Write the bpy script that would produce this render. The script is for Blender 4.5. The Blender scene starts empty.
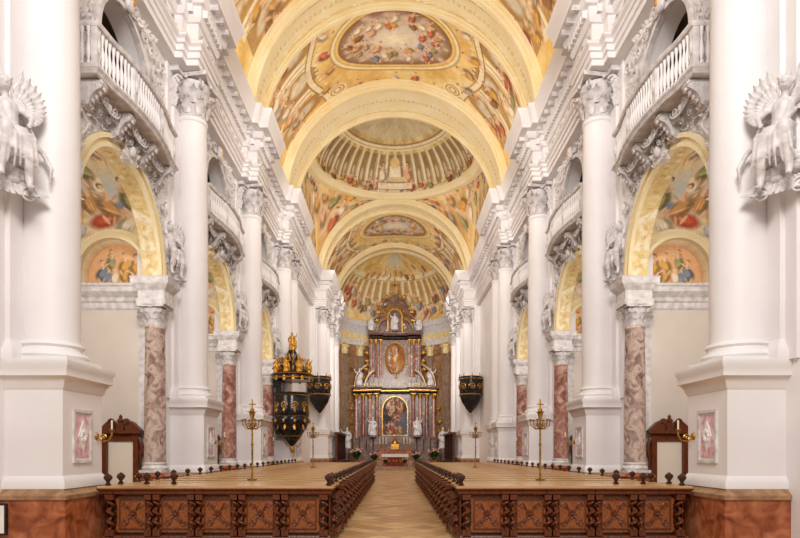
import bpy, math, random
import numpy as np
from mathutils import Vector, Matrix, geometry
PI=math.pi; sin=math.sin; cos=math.cos
SC=bpy.context.scene; COL=SC.collection
R=random.Random(7)
# ------------------------------------------------------------ mesh builder
class MB:
    def __init__(s): s.v=[]; s.f=[]
    def add(s,vs,fs):
        n=len(s.v); s.v+=[tuple(p) for p in vs]; s.f+=[tuple(i+n for i in f) for f in fs]; return s
    def box(s,x0,x1,y0,y1,z0,z1):
        return s.add([(x0,y0,z0),(x1,y0,z0),(x1,y1,z0),(x0,y1,z0),(x0,y0,z1),(x1,y0,z1),(x1,y1,z1),(x0,y1,z1)],
            [(0,3,2,1),(4,5,6,7),(0,1,5,4),(1,2,6,5),(2,3,7,6),(3,0,4,7)])
    def lathe(s,prof,c=(0,0,0),n=24,a0=0,a1=2*PI,fold=0,nf=9,sx=1,sy=1,cap=True):
        full=abs(a1-a0-2*PI)<1e-6; m=n if full else n+1; vs=[];fs=[]
        for (r,z) in prof:
            for i in range(m):
                a=a0+(a1-a0)*i/n; rr=r*(1+fold*cos(nf*a+z*1.5))
                vs.append((c[0]+rr*cos(a)*sx,c[1]+rr*sin(a)*sy,c[2]+z))
        for j in range(len(prof)-1):
            for i in range(n):
                k=(i+1)%m if full else i+1
                fs.append((j*m+i,j*m+k,(j+1)*m+k,(j+1)*m+i))
        if full and cap:
            if prof[0][0]>1e-4: fs.append(tuple(range(m))[::-1])
            if prof[-1][0]>1e-4: fs.append(tuple((len(prof)-1)*m+i for i in range(m)))
        return s.add(vs,fs)
    def tube(s,pts,rad,n=7):
        pts=[Vector(p) for p in pts]; k=len(pts)
        if not hasattr(rad,'__len__'): rad=[rad]*k
        vs=[];fs=[]; ref=None
        for i,p in enumerate(pts):
            d=(pts[min(i+1,k-1)]-pts[max(i-1,0)])
            if d.length<1e-9: d=Vector((0,0,1))
            d.normalize()
            if ref is None: ref=Vector((0,0,1)) if abs(d.z)<.9 else Vector((1,0,0))
            a=d.cross(ref)
            if a.length<1e-6: a=d.orthogonal()
            a.normalize(); b=a.cross(d); ref=b
            for j in range(n):
                t=2*PI*j/n; vs.append(p+(a*cos(t)+b*sin(t))*rad[i])
        for i in range(k-1):
            for j in range(n):
                q=(j+1)%n; fs.append((i*n+j,i*n+q,(i+1)*n+q,(i+1)*n+j))
        fs.append(tuple(range(n))[::-1]); fs.append(tuple((k-1)*n+j for j in range(n)))
        return s.add(vs,fs)
    def ell(s,c,r,n=12,m=8):
        if not hasattr(r,'__len__'): r=(r,r,r)
        vs=[(c[0],c[1],c[2]-r[2])];fs=[]
        for j in range(1,m):
            p=-PI/2+PI*j/m
            for i in range(n):
                a=2*PI*i/n; vs.append((c[0]+r[0]*cos(p)*cos(a),c[1]+r[1]*cos(p)*sin(a),c[2]+r[2]*sin(p)))
        vs.append((c[0],c[1],c[2]+r[2]))
        for i in range(n):
            k=(i+1)%n; fs.append((0,1+k,1+i)); fs.append((len(vs)-1,1+(m-2)*n+i,1+(m-2)*n+k))
            for j in range(m-2): fs.append((1+j*n+i,1+j*n+k,1+(j+1)*n+k,1+(j+1)*n+i))
        return s.add(vs,fs)
    def plate(s,loops,mp,d0,d1):
        flat=[p for l in loops for p in l]
        tr=geometry.tessellate_polygon([[Vector((a,b,0)) for a,b in l] for l in loops])
        n=len(flat)
        vs=[mp(a,b,d0) for a,b in flat]+[mp(a,b,d1) for a,b in flat]
        fs=[tuple(t) for t in tr]+[tuple(i+n for i in t)[::-1] for t in tr]
        o=0
        for l in loops:
            m=len(l)
            for i in range(m):
                k=(i+1)%m; fs.append((o+i,o+k,o+k+n,o+i+n))
            o+=m
        return s.add(vs,fs)
    def sweep(s,path,prof,closed=False):
        k=len(path); vs=[];fs=[]
        for i in range(k):
            if closed: a=path[i-1]; c=path[(i+1)%k]
            else: a=path[max(i-1,0)]; c=path[min(i+1,k-1)]
            b=path[i]
            def nr(p,q):
                d=Vector((q[0]-p[0],q[1]-p[1]))
                if d.length<1e-9: return None
                d.normalize(); return Vector((d.y,-d.x))
            n1=nr(a,b); n2=nr(b,c)
            if n1 is None: n1=n2
            if n2 is None: n2=n1
            m=(n1+n2)/max(1+n1.dot(n2),.2)
            for (p,z) in prof: vs.append((b[0]+m.x*p,b[1]+m.y*p,z))
        P=len(prof)
        for i in range(k if closed else k-1):
            j=(i+1)%k
            for q in range(P-1): fs.append((i*P+q,j*P+q,j*P+q+1,i*P+q+1))
        if not closed: fs.append(tuple(range(P))); fs.append(tuple((k-1)*P+q for q in range(P))[::-1])
        return s.add(vs,fs)
    def arc(s,r0,r1,d0,d1,cz,mp,c0=0,a0=0,a1=PI,n=40):
        vs=[];fs=[]
        for i in range(n+1):
            a=a0+(a1-a0)*i/n
            for r,d in ((r0,d0),(r1,d0),(r1,d1),(r0,d1)): vs.append(mp(c0+r*cos(a),cz+r*sin(a),d))
        for i in range(n):
            for q in range(4): fs.append((i*4+q,(i+1)*4+q,(i+1)*4+(q+1)%4,i*4+(q+1)%4))
        fs.append((0,1,2,3)); fs.append((n*4+3,n*4+2,n*4+1,n*4))
        return s.add(vs,fs)
    def leaf(s,p,out,h,w,curl=.45,up=(0,0,1)):
        p=Vector(p);out=Vector(out).normalized();up=Vector(up).normalized();sd=out.cross(up).normalized()
        vs=[];fs=[];N=7
        for i in range(N+1):
            t=i/N; c=p+up*h*(t-.28*max(0,t-.6)*2.2*t)+out*curl*h*t**2.2
            ww=w*.5*(.55+.6*sin(PI*min(1,t*1.02)))*(1-.75*t**4)*(1+.22*sin(t*20))
            vs+=[c-sd*ww,c+out*w*.18,c+sd*ww]
        for i in range(N):
            for q in (0,1): fs.append((i*3+q,i*3+q+1,i*3+q+4,i*3+q+3))
        return s.add(vs,fs)
    def scroll(s,o,u,v,size,turns=1.4,r=.04,start=0,n=22):
        o=Vector(o);u=Vector(u);v=Vector(v);pts=[];rd=[]
        for i in range(n+1):
            t=i/n; a=start+turns*2*PI*t; q=size*(1-.85*t); pts.append(o+u*cos(a)*q+v*sin(a)*q); rd.append(r*(1.1-.5*t))
        s.tube(pts,rd,6); s.ell(pts[-1],r*1.3,8,6); return s
    def zmap(s,f): s.v=[(x,y,f(z)) for x,y,z in s.v]; return s
def mkmesh(name,mb,mats,smooth=40):
    me=bpy.data.meshes.new(name); me.from_pydata(mb.v,[],mb.f); me.update()
    for m in (mats if isinstance(mats,list) else [mats]): me.materials.append(m)
    if smooth:
        me.shade_smooth(); me.set_sharp_from_angle(angle=math.radians(smooth))
    return me
def obj(name,mb,mat,parent=None,smooth=40,label=None):
    me=mb if isinstance(mb,bpy.types.Mesh) else mkmesh(name,mb,mat,smooth)
    o=bpy.data.objects.new(name,me); COL.objects.link(o)
    if parent: o.parent=parent
    if label: o['label']=label
    return o
def thing(name,label,cat,loc=(0,0,0),group=None,scale=None,rz=0):
    o=bpy.data.objects.new(name,None); COL.objects.link(o); o.empty_display_size=.2
    o.location=loc; o.rotation_euler=(0,0,rz); o['label']=label; o['category']=cat
    if group: o['group']=group
    if scale: o.scale=scale
    return o
def tag(o,label,cat,group=None):
    o['label']=label;o['category']=cat
    if group:o['group']=group
    return o
def struct(name,mb,mat,loc=(0,0,0),smooth=40,scale=None):
    o=obj(name,mb,mat,None,smooth); o['kind']='structure'; o.location=loc
    if scale:o.scale=scale
    return o
def dup(root,loc,label=None,scale=None,rz=None):
    r=root.copy(); COL.objects.link(r); r.location=loc
    if label:r['label']=label
    if scale:r.scale=scale
    if rz is not None:r.rotation_euler=(0,0,rz)
    for ch in list(root.children):
        c=ch.copy();COL.objects.link(c);c.parent=r
        for g in list(ch.children):
            d=g.copy();COL.objects.link(d);d.parent=c
    return r
def kill(p):
    for c in list(p.children): bpy.data.objects.remove(c)
    bpy.data.objects.remove(p)
def sculpt(mb,voxel,name,mat):
    me=bpy.data.meshes.new(name);me.from_pydata(mb.v,[],mb.f);me.update()
    o=bpy.data.objects.new(name,me);COL.objects.link(o)
    m=o.modifiers.new('r','REMESH');m.mode='VOXEL';m.voxel_size=voxel;m.use_smooth_shade=True
    m=o.modifiers.new('s','SMOOTH');m.iterations=1;m.factor=.5
    dg=bpy.context.evaluated_depsgraph_get(); dg.update()
    r=bpy.data.meshes.new_from_object(o.evaluated_get(dg));r.name=name
    bpy.data.objects.remove(o);r.materials.clear();r.materials.append(mat);r.shade_smooth();return r
# ------------------------------------------------------------ materials
def lin(c): return tuple((x/12.92 if x<=.04045 else ((x+.055)/1.055)**2.4) for x in c[:3])
def L4(c): return lin(c)+(1,)
def newmat(n):
    m=bpy.data.materials.new(n);m.use_nodes=True;nt=m.node_tree;return m,nt,nt.nodes['Principled BSDF']
def noisy(n,cols,scale=3,rough=.6,metal=0,bump=0,bscale=30,detail=5,dist=0,spec=.4,stretch=None):
    m,nt,b=newmat(n);N=nt.nodes;Lk=nt.links
    tc=N.new('ShaderNodeTexCoord');mp=N.new('ShaderNodeMapping');Lk.new(tc.outputs['Object'],mp.inputs[0])
    if stretch:mp.inputs['Scale'].default_value=stretch
    no=N.new('ShaderNodeTexNoise');no.inputs['Scale'].default_value=scale;no.inputs['Detail'].default_value=detail;no.inputs['Distortion'].default_value=dist
    Lk.new(mp.outputs[0],no.inputs['Vector'])
    cr=N.new('ShaderNodeValToRGB');Lk.new(no.outputs['Fac'],cr.inputs[0])
    e=cr.color_ramp.elements; k=len(cols)
    e[0].position=.3;e[0].color=L4(cols[0]);e[1].position=.7;e[1].color=L4(cols[-1])
    for i in range(1,k-1):
        q=e.new(.3+.4*i/(k-1));q.color=L4(cols[i])
    Lk.new(cr.outputs[0],b.inputs['Base Color'])
    b.inputs['Roughness'].default_value=rough;b.inputs['Metallic'].default_value=metal;b.inputs['Specular IOR Level'].default_value=spec
    if bump:
        n2=N.new('ShaderNodeTexNoise');n2.inputs['Scale'].default_value=bscale;Lk.new(mp.outputs[0],n2.inputs['Vector'])
        bp=N.new('ShaderNodeBump');bp.inputs['Strength'].default_value=bump;bp.inputs['Distance'].default_value=.03
        Lk.new(n2.outputs['Fac'],bp.inputs['Height']);Lk.new(bp.outputs[0],b.inputs['Normal'])
    return m
M={}
M['white']=noisy('white_plaster',[(.90,.88,.885),(.935,.92,.92)],.8,.5)
M['cream']=noisy('cream_plaster',[(.88,.84,.78),(.92,.88,.83)],.6,.6)
M['chapwall']=noisy('chapel_plaster',[(.82,.77,.73),(.87,.83,.79)],.6,.6)
M['stucco']=noisy('white_stucco',[(.74,.715,.72),(.91,.89,.885)],6,.45,bump=.2,bscale=14)
M['goldstucco']=noisy('cream_gold_stucco',[(.94,.87,.70),(.86,.75,.50),(.95,.91,.80)],3.5,.5,bump=.2,bscale=16)
M['archcream']=noisy('arch_cream',[(.93,.85,.66),(.95,.90,.76)],1.2,.5)
M['gold']=noisy('gilding',[(.58,.39,.13),(.90,.68,.30)],9,.34,.7,bump=.3,bscale=25)
M['brass']=noisy('brass',[(.5,.36,.15),(.82,.64,.32)],12,.3,.8)
M['redmarble']=noisy('red_marble',[(.42,.20,.11),(.63,.35,.22),(.75,.48,.33)],3.2,.25,detail=9,dist=1.2)
M['tanmarble']=noisy('tan_marble',[(.54,.40,.29),(.70,.54,.40)],4,.25,detail=8,dist=1)
M['pinkmarble']=noisy('pink_marble',[(.46,.37,.35),(.67,.56,.52),(.82,.74,.69),(.60,.49,.47)],3.4,.22,detail=10,dist=1.4)
M['redcol']=noisy('rose_column_marble',[(.48,.30,.27),(.67,.48,.43),(.80,.68,.62)],3.2,.22,detail=10,dist=1.4)
M['altar']=noisy('altar_marble',[(.27,.19,.165),(.44,.33,.29),(.58,.47,.42)],2.2,.35,detail=9,dist=1.4)
M['altarcol']=noisy('altar_red_marble',[(.36,.18,.15),(.54,.31,.26),(.68,.48,.41)],3.2,.25,detail=9,dist=1.4)
M['pinkpanel']=noisy('pink_scagliola',[(.78,.52,.57),(.88,.72,.75),(.94,.88,.88)],9,.35,detail=6)
M['brownmarble']=noisy('brown_marble',[(.40,.28,.19),(.57,.42,.30),(.68,.54,.41)],1.6,.3,detail=9,dist=1.4)
M['greymarble']=noisy('grey_brown_marble',[(.46,.37,.30),(.64,.54,.45)],2,.3,detail=9,dist=1.4)
M['darkwood']=noisy('dark_walnut',[(.13,.055,.028),(.30,.145,.07)],5,.28,detail=6,stretch=(1,1,4))
M['wood']=noisy('carved_oak',[(.22,.095,.045),(.43,.21,.10),(.31,.14,.065)],6,.32,detail=6,stretch=(3,1,1),bump=.2)
M['panelwood']=noisy('panel_oak',[(.32,.15,.065),(.60,.34,.17),(.44,.23,.11)],11,.32,detail=7,dist=1.5)
M['ledge']=noisy('polished_ledge',[(.72,.53,.34),(.86,.70,.50)],3,.25,detail=4,stretch=(.4,4,4))
M['black']=noisy('black_marble',[(.04,.04,.05),(.16,.15,.16)],5,.2)
M['red']=noisy('red_cloth',[(.42,.12,.08),(.56,.22,.15)],4,.8)
M['linen']=noisy('white_linen',[(.9,.88,.84),(.95,.94,.92)],4,.8)
M['green']=noisy('foliage',[(.07,.18,.05),(.25,.42,.14)],9,.6)
M['flower']=noisy('petals',[(.9,.35,.3),(.95,.9,.85)],14,.6)
M['wax']=noisy('candle_wax',[(.93,.88,.75),(.97,.94,.86)],3,.5)
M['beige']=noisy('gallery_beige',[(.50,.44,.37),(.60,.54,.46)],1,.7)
m,nt,b=newmat('fresco');a=nt.nodes.new('ShaderNodeVertexColor');a.layer_name='Col';nt.links.new(a.outputs[0],b.inputs['Base Color']);b.inputs['Roughness'].default_value=.75;b.inputs['Specular IOR Level'].default_value=.2;M['fresco']=m
m,nt,b=newmat('floor_tiles');N=nt.nodes;Lk=nt.links
tc=N.new('ShaderNodeTexCoord');mp=N.new('ShaderNodeMapping');mp.inputs['Rotation'].default_value=(0,0,PI/4);Lk.new(tc.outputs['Object'],mp.inputs[0])
br=N.new('ShaderNodeTexBrick');br.offset=0;br.inputs['Scale'].default_value=2.2;br.inputs['Brick Width'].default_value=.9;br.inputs['Row Height'].default_value=.9;br.inputs['Mortar Size'].default_value=.02
br.inputs['Color1'].default_value=L4((.88,.74,.54));br.inputs['Color2'].default_value=L4((.70,.52,.33));br.inputs['Mortar'].default_value=L4((.50,.35,.22))
Lk.new(mp.outputs[0],br.inputs['Vector'])
no=N.new('ShaderNodeTexNoise');no.inputs['Scale'].default_value=6;mx=N.new('ShaderNodeMixRGB');mx.blend_type='OVERLAY';mx.inputs[0].default_value=.4
Lk.new(br.outputs['Color'],mx.inputs[1]);Lk.new(no.outputs['Fac'],mx.inputs[2]);Lk.new(mx.outputs[0],b.inputs['Base Color']);b.inputs['Roughness'].default_value=.3;M['floor']=m
# ------------------------------------------------------------ fresco painter
TAB=np.random.RandomState(3).rand(128,128)
def vn(x,y,o=0):
    x=x+o*7.3;y=y+o*3.1;xi=np.floor(x).astype(int);yi=np.floor(y).astype(int);fx=x-xi;fy=y-yi
    fx=fx*fx*(3-2*fx);fy=fy*fy*(3-2*fy)
    g=lambda a,b:TAB[a%128,b%128]
    return (g(xi,yi)*(1-fx)+g(xi+1,yi)*fx)*(1-fy)+(g(xi,yi+1)*(1-fx)+g(xi+1,yi+1)*fx)*fy
def fbm(x,y,o=0): return .5*vn(x,y,o)+.27*vn(2*x,2*y,o+1)+.15*vn(4.1*x,4.1*y,o+2)+.08*vn(8*x,8*y,o+3)
ROSE=(.76,.40,.31);BLUE=(.46,.52,.64);OCH=(.84,.62,.30);WH=(.95,.90,.80);GRN=(.60,.59,.42);BRN=(.54,.37,.23);FL=(.92,.77,.65)
GOLDB=(.93,.80,.50);CRM=(.96,.91,.77)
PAL=[ROSE,ROSE,BLUE,OCH,OCH,WH,WH,GRN,BRN,(.88,.66,.54),(.70,.62,.58),(.80,.60,.40)]
class Cv:
    def __init__(s,u,v,c1,c2,c3,sc=.9,o=0):
        s.u=u;s.v=v;n=fbm(u*sc,v*sc,o)[:,None];n=np.clip((n-.25)*2,0,1)
        c1,c2,c3=map(np.array,(c1,c2,c3));s.c=np.where(n<.5,c1+(c2-c1)*n*2,c2+(c3-c2)*(n-.5)*2)
    def mix(s,w,col,idx=None):
        col=np.array(col)
        if idx is None: s.c+=w[:,None]*(col-s.c)
        else: s.c[idx]+=w[:,None]*(col-s.c[idx])
    def ell(s,cu,cv,ru,rv,rot,col,soft=.3,al=1):
        m=max(ru,rv)*1.1;i=np.where((abs(s.u-cu)<m)&(abs(s.v-cv)<m))[0]
        if len(i)==0:return
        du=s.u[i]-cu;dv=s.v[i]-cv;c=cos(rot);q=sin(rot);a=(du*c+dv*q)/ru;b=(-du*q+dv*c)/rv;d=np.sqrt(a*a+b*b)
        s.mix(np.clip((1-d)/soft,0,1)*al,col,i)
    def rect(s,u0,u1,v0,v1,col,al=1):
        if u0>u1:u0,u1=u1,u0
        w=((s.u>u0)&(s.u<u1)&(s.v>v0)&(s.v<v1))*al*1.0;s.mix(w,col)
    def fig(s,cu,cv,k,ang,r):
        up=(cos(ang),sin(ang));sd=(-sin(ang),cos(ang));j=lambda a,b:(cu+up[0]*a*k+sd[0]*b*k,cv+up[1]*a*k+sd[1]*b*k)
        col=r.choice(PAL);dk=tuple(x*.64 for x in col);lt=tuple(min(1,x*1.25) for x in col);t=r.uniform(-.8,.8);m=1 if t>0 else -1
        p=j(-.14,.14);s.ell(*p,.62*k,.40*k,ang+t,(.60,.44,.28),.7,.6)
        p=j(-.1,.08);s.ell(*p,.55*k,.34*k,ang+t,dk,.35);p=j(-.05,-.05);s.ell(*p,.46*k,.25*k,ang+t,col,.4)
        for q in (.12,-.02,-.16): p=j(-.2+q*.4,q);s.ell(*p,.32*k,.045*k,ang+t+.35,lt,.6,.7)
        p=j(.02,-.2*m);s.ell(*p,.3*k,.05*k,ang+t-.2,dk,.6,.7)
        p=j(.36,0);s.ell(*p,.24*k,.15*k,ang-t*.5,FL,.3);p=j(.34,.08);s.ell(*p,.2*k,.06*k,ang-t*.5,(.74,.54,.42),.6,.7)
        p=j(.48,.25*m);s.ell(*p,.26*k,.06*k,ang+1.1*m,FL);p=j(.3,-.25*m);s.ell(*p,.22*k,.055*k,ang-.9*m,(.86,.68,.55))
        p=j(.72,.06);s.ell(*p,.13*k,.12*k,0,(.42,.28,.18));p=j(.68,.03);s.ell(*p,.1*k,.09*k,0,FL)
        p=j(-.58,.22);s.ell(*p,.28*k,.07*k,ang+.5,FL);p=j(-.6,-.05);s.ell(*p,.25*k,.06*k,ang-.2,(.84,.66,.53))
    def cloud(s,cu,cv,k,r,col=(.93,.87,.77)):
        for _ in range(8):
            a=r.uniform(-1,1)*k;b=r.uniform(-.6,.6)*k;q=r.uniform(.3,.6)*k
            s.ell(cu+a+.05,cv+b-.06,q,q*.7,0,tuple(x*.82 for x in col),.7,.6);s.ell(cu+a,cv+b,q*.85,q*.6,0,col,.7,.8)
    def finish(s,k=1.0,o=20,gold=.12):
        n=fbm(s.u*2.6*k,s.v*2.6*k,o);s.mix(np.clip(1-abs(n-.5)/.016,0,1)*.2,(.58,.42,.27))
        n=fbm(s.u*4*k+3,s.v*4*k,o+4);s.mix(np.clip(1-abs(n-.47)/.03,0,1)*.22,(.98,.94,.84))
        s.c*=(.93+.14*fbm(s.u*6*k,s.v*6*k,o+8))[:,None]
        s.c=s.c*(1-gold)+gold*np.array((.97,.82,.52));return s
def fmesh(name,u,v,pos,paint):
    U,V=np.meshgrid(u,v,indexing='ij');nu,nv=U.shape
    X,Y,Z=pos(U,V);P=np.stack([X,Y,Z],-1).reshape(-1,3)
    idx=np.arange(nu*nv).reshape(nu,nv);f=np.stack([idx[:-1,:-1],idx[1:,:-1],idx[1:,1:],idx[:-1,1:]],-1).reshape(-1,4)
    me=bpy.data.meshes.new(name);me.from_pydata(P.tolist(),[],f.tolist());me.update()
    cv=paint(U.ravel(),V.ravel());c=np.clip(cv.c,0,1)
    c=np.where(c<=.04045,c/12.92,((c+.055)/1.055)**2.4);c=np.concatenate([c,np.ones((len(c),1))],1).astype(np.float32)
    at=me.color_attributes.new('Col','FLOAT_COLOR','POINT');at.data.foreach_set('color',c.ravel())
    me.materials.append(M['fresco']);me.shade_smooth();return me
def bay_paint(seed,med=True):
    def f(u,v):
        r=random.Random(seed);c=Cv(u,v,(.86,.67,.37),(.94,.81,.52),(.97,.91,.72),.6,seed)
        for sg in (-1,1):
            for y,wd in ((-1.9,.8),(0,1.0),(1.9,.8)):
                c.ell(sg*5.0,y,1.1,wd*.7,0,(.62,.45,.27),.06,.8);c.rect(sg*5.0,sg*7.2,y-wd*.68,y+wd*.68,(.62,.45,.27),.7)
                c.ell(sg*5.2,y,.8,wd*.5,0,(.88,.87,.84),.5,.85)
            for y in (-3.0,-1.02,1.02,3.0):
                for d in (-.15,.15):
                    c.rect(sg*4.5,sg*7.2,y+d-.12,y+d+.12,(.97,.93,.85));c.rect(sg*4.5,sg*7.2,y+d+.04,y+d+.12,(.76,.66,.52))
                c.rect(sg*4.3,sg*4.55,y-.34,y+.34,(.94,.84,.58));c.rect(sg*7.1,sg*7.4,y-.34,y+.34,(.95,.91,.8))
            # curved painted cornice sweeping over the hall
            w=np.clip(1-abs(abs(u)*np.sign(u)*sg-(4.05+.45*np.cos(v*1.05)))/.16,0,1);c.mix((w>0)*1.0,(.96,.91,.79));
            w2=(abs(u*sg-(4.25+.45*np.cos(v*1.05)))<.045)|(abs(u*sg-(3.88+.45*np.cos(v*1.05)))<.035);c.mix(w2*.85,(.58,.42,.26))
            for k in range(24):
                y=-3.2+k*.28;c.ell(sg*(3.6+.45*cos(y*1.05)),y,.13,.06,0,(.96,.93,.84),.3)
            for k in range(3):c.cloud(sg*r.uniform(5.4,6.6),-2.2+k*1.9,.8,r)
            for k in range(12):c.fig(sg*r.uniform(5.2,7.0),-3.0+6*k/11+r.uniform(-.2,.2),r.uniform(.75,1.05),0 if sg<0 else PI,r)
            for k in range(6):c.fig(sg*r.uniform(3.2,4.0),-2.9+k*1.15,r.uniform(.6,.85),0 if sg<0 else PI,r)
        for sgn in (-1,1):
            for k in range(5): c.cloud(-2.6+k*1.3,sgn*2.9,.55,r,(.95,.86,.66))
            for k in range(7): c.fig(-3.0+k*1.0,sgn*r.uniform(2.4,3.1),.6,-PI/2,r)
        for (a,b_) in ((-3.1,-2.4),(3.1,-2.4),(-3.1,2.3),(3.1,2.3)):
            for q in range(5): c.ell(a,b_,.55-q*.1,.45-q*.08,0,(.96,.91,.78) if q%2==0 else (.76,.58,.34),.08)
        if med:
            c.ell(0,-.35,3.25,2.3,0,(.60,.43,.26),.03);c.ell(0,-.35,3.2,2.25,0,(.97,.92,.76),.03);c.ell(0,-.35,3.02,2.08,0,(.74,.55,.30),.03);c.ell(0,-.35,2.98,2.03,0,(.94,.80,.48),.03);c.ell(0,-.35,2.8,1.87,0,(.52,.36,.25),.02)
            c.ell(0,-.35,2.72,1.8,0,(.76,.74,.76),.3);c.ell(0,-.3,1.7,1.05,0,(.96,.92,.82),.8)
            for k in range(14):
                a=2*PI*k/14+r.uniform(-.2,.2);c.cloud(1.9*cos(a),-.35+1.2*sin(a),.6,r,(.88,.77,.71))
            for k in range(34):
                a=2*PI*k/34+r.uniform(-.1,.1);q=r.uniform(.5,.88);c.fig(2.6*q*cos(a),-.35+1.65*q*sin(a),r.uniform(.48,.66),-PI/2+r.uniform(-.7,.7),r)
        c.finish(.8,seed);return c
    return f
ZS=14.9
def barrel(y0,y1,seed,res,med=True):
    yc=(y0+y1)/2;n=int(18.85/res);m_=max(4,int((y1-y0)/res));sc=7.2/(y1-y0)
    def pos(U,V):
        t=PI/2-U/6.0;return 6*np.cos(t),yc+V/sc,ZS+6*np.sin(t)
    me=fmesh('vault',np.linspace(-9.4248,9.4248,n),np.linspace(-3.6,3.6,m_),pos,bay_paint(seed,med))
    o=obj('ceiling',me,None);o['kind']='structure';return o
barrel(9.4,17.6,5,.3)
barrel(17.6,24.8,2,.055)
barrel(24.8,32.2,3,.04)
barrel(47.6,56.5,4,.07)
CY=40.1
def pend_paint(u,v):
    r=random.Random(9);c=Cv(u,v,(.76,.57,.36),(.89,.75,.50),(.95,.88,.70),1.0,4)
    for k in range(22): c.cloud(-8.5+k*1.5,r.uniform(.5,1.5),.8,r,(.92,.82,.68))
    for k in range(95):c.fig(-8.5+34*k/95,r.uniform(.2,1.9),r.uniform(.65,.9),PI/2,r)
    return c.finish(.8)
def pos(U,V):
    ph=U/5.4+0;mx=6.0/np.maximum(abs(np.cos(ph)),abs(np.sin(ph)));t=1-V/2.5;rr=5.8+(mx-5.8)*t
    return rr*np.cos(ph),CY+rr*np.sin(ph),ZS+np.sqrt(np.maximum(72.01-rr*rr,0))
o=obj('ceiling',fmesh('pendentives',np.linspace(-PI/2*5.4,1.5*PI*5.4,480),np.linspace(0,2.5,34),pos,pend_paint),None);o['kind']='structure'
def dome_paint(u,v):
    r=random.Random(12);c=Cv(u,v,(.68,.57,.38),(.82,.72,.49),(.93,.87,.68),1.1,6)
    P=2*PI*5.4
    c.rect(-99,99,0,.35,(.95,.91,.80));c.rect(-99,99,.35,.45,BRN,.7)
    for k in range(44):
        u0=-PI/2*5.4+k*P/44;c.rect(u0+.16,u0+.6,.5,2.8,(.50,.40,.26),.7);c.ell(u0+.38,1.3,.14,.55,0,(.86,.82,.74),.3,.8)
        c.rect(u0-.15,u0+.15,.5,3.0,(.93,.89,.79),.95);c.rect(u0+.04,u0+.15,.5,3.0,(.68,.60,.48),.8)
        c.rect(u0-.21,u0+.21,.45,.65,(.93,.83,.58));c.rect(u0-.21,u0+.21,2.85,3.05,(.93,.83,.58))
    c.rect(-99,99,3.05,3.4,(.95,.91,.78));c.rect(-99,99,3.4,3.5,BRN,.6);c.rect(-99,99,3.18,3.22,BRN,.5)
    c.rect(-99,99,3.8,9,(.84,.82,.75),.6)
    uc=PI/2*5.4
    for k in range(36):c.fig(uc+r.uniform(-8.5,8.5),r.uniform(.4,.7),r.uniform(.5,.7),PI/2,r)
    c.rect(uc-1.3,uc+1.3,.45,.95,(.95,.91,.82));c.rect(uc-1.3,uc+1.3,.9,.97,BRN,.6);c.rect(uc-.8,uc+.8,.97,1.35,(.86,.77,.6));c.rect(uc-.45,uc+.45,1.35,2.1,(.95,.91,.83));c.ell(uc,2.3,.5,.45,0,(.9,.79,.55))
    for q in (-1.0,1.0): c.fig(uc+q,1.5,1.0,PI/2,r)
    return c.finish(.8,gold=.06)
def pos(U,V):
    ph=U/5.4;t=V/6.2*PI/2;return 5.5*np.cos(t)*np.cos(ph),CY+5.5*np.cos(t)*np.sin(ph),21.0+3.6*np.sin(t)
o=obj('ceiling',fmesh('dome',np.linspace(-PI/2*5.4,1.5*PI*5.4,760),np.linspace(0,6.2,110),pos,dome_paint),None);o['kind']='structure'
mb=MB().lathe([(6.1,20.75),(5.7,20.72),(5.55,20.85),(5.3,20.9),(5.25,21.05),(5.6,21.15)],(0,CY,0),96,cap=False)
tag(obj('dome_ring_moulding',mb,M['archcream']),'cream moulded ring round the foot of the painted crossing dome','moulding')
def lun_paint(u,v):
    r=random.Random(5);c=Cv(u,v,(.76,.60,.42),(.90,.80,.6),(.96,.91,.8),1,8)
    for k in range(60):c.fig(r.uniform(0,19),r.uniform(1,5.6),.8,PI/2,r)
    return c.finish()
def pos(U,V):
    a=U/6.0;return -6.0+0*a,CY+V*np.cos(a),ZS+V*np.sin(a)
ml=fmesh('lunette',np.linspace(0,18.85,140),np.linspace(.01,6,60),pos,lun_paint)
o=obj('ceiling',ml,None);o['kind']='structure';o=obj('ceiling',ml,None);o['kind']='structure';o.scale=(-1,1,1)
AY=57.4
def conch_paint(u,v):
    r=random.Random(22);c=Cv(u,v,(.84,.68,.40),(.93,.80,.50),(.96,.90,.70),.9,9)
    for k in range(21):
        u0=k*18.85/20;c.rect(u0+.2,u0+.7,1.2,4.4,(.62,.47,.28),.65);c.rect(u0-.2,u0+.2,1.0,4.6,(.96,.92,.82),.85);c.rect(u0+.07,u0+.2,1.0,4.6,(.76,.64,.47),.7)
    c.rect(-9,29,4.6,5,(.96,.92,.80));c.rect(-9,29,4.5,4.6,BRN,.6);c.ell(9.42,7.6,3,2.2,0,(.84,.86,.84),.8)
    for k in range(16): c.cloud(2+k,r.uniform(1,2.6),1.0,r)
    for k in range(48):c.fig(1+17*k/48,r.uniform(.8,3.0),r.uniform(.9,1.25),PI/2,r)
    for k in range(12):c.fig(4+11*k/12,r.uniform(4.8,6.2),.9,PI/2,r)
    return c.finish(.7)
def pos(U,V):
    a=U/6.0;t=V/6.0;return 5.9*np.cos(t)*np.cos(a),AY+5.9*np.cos(t)*np.sin(a),ZS+5.9*np.sin(t)
o=obj('ceiling',fmesh('conch',np.linspace(0,18.85,260),np.linspace(0,9.42,150),pos,conch_paint),None);o['kind']='structure'
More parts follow.
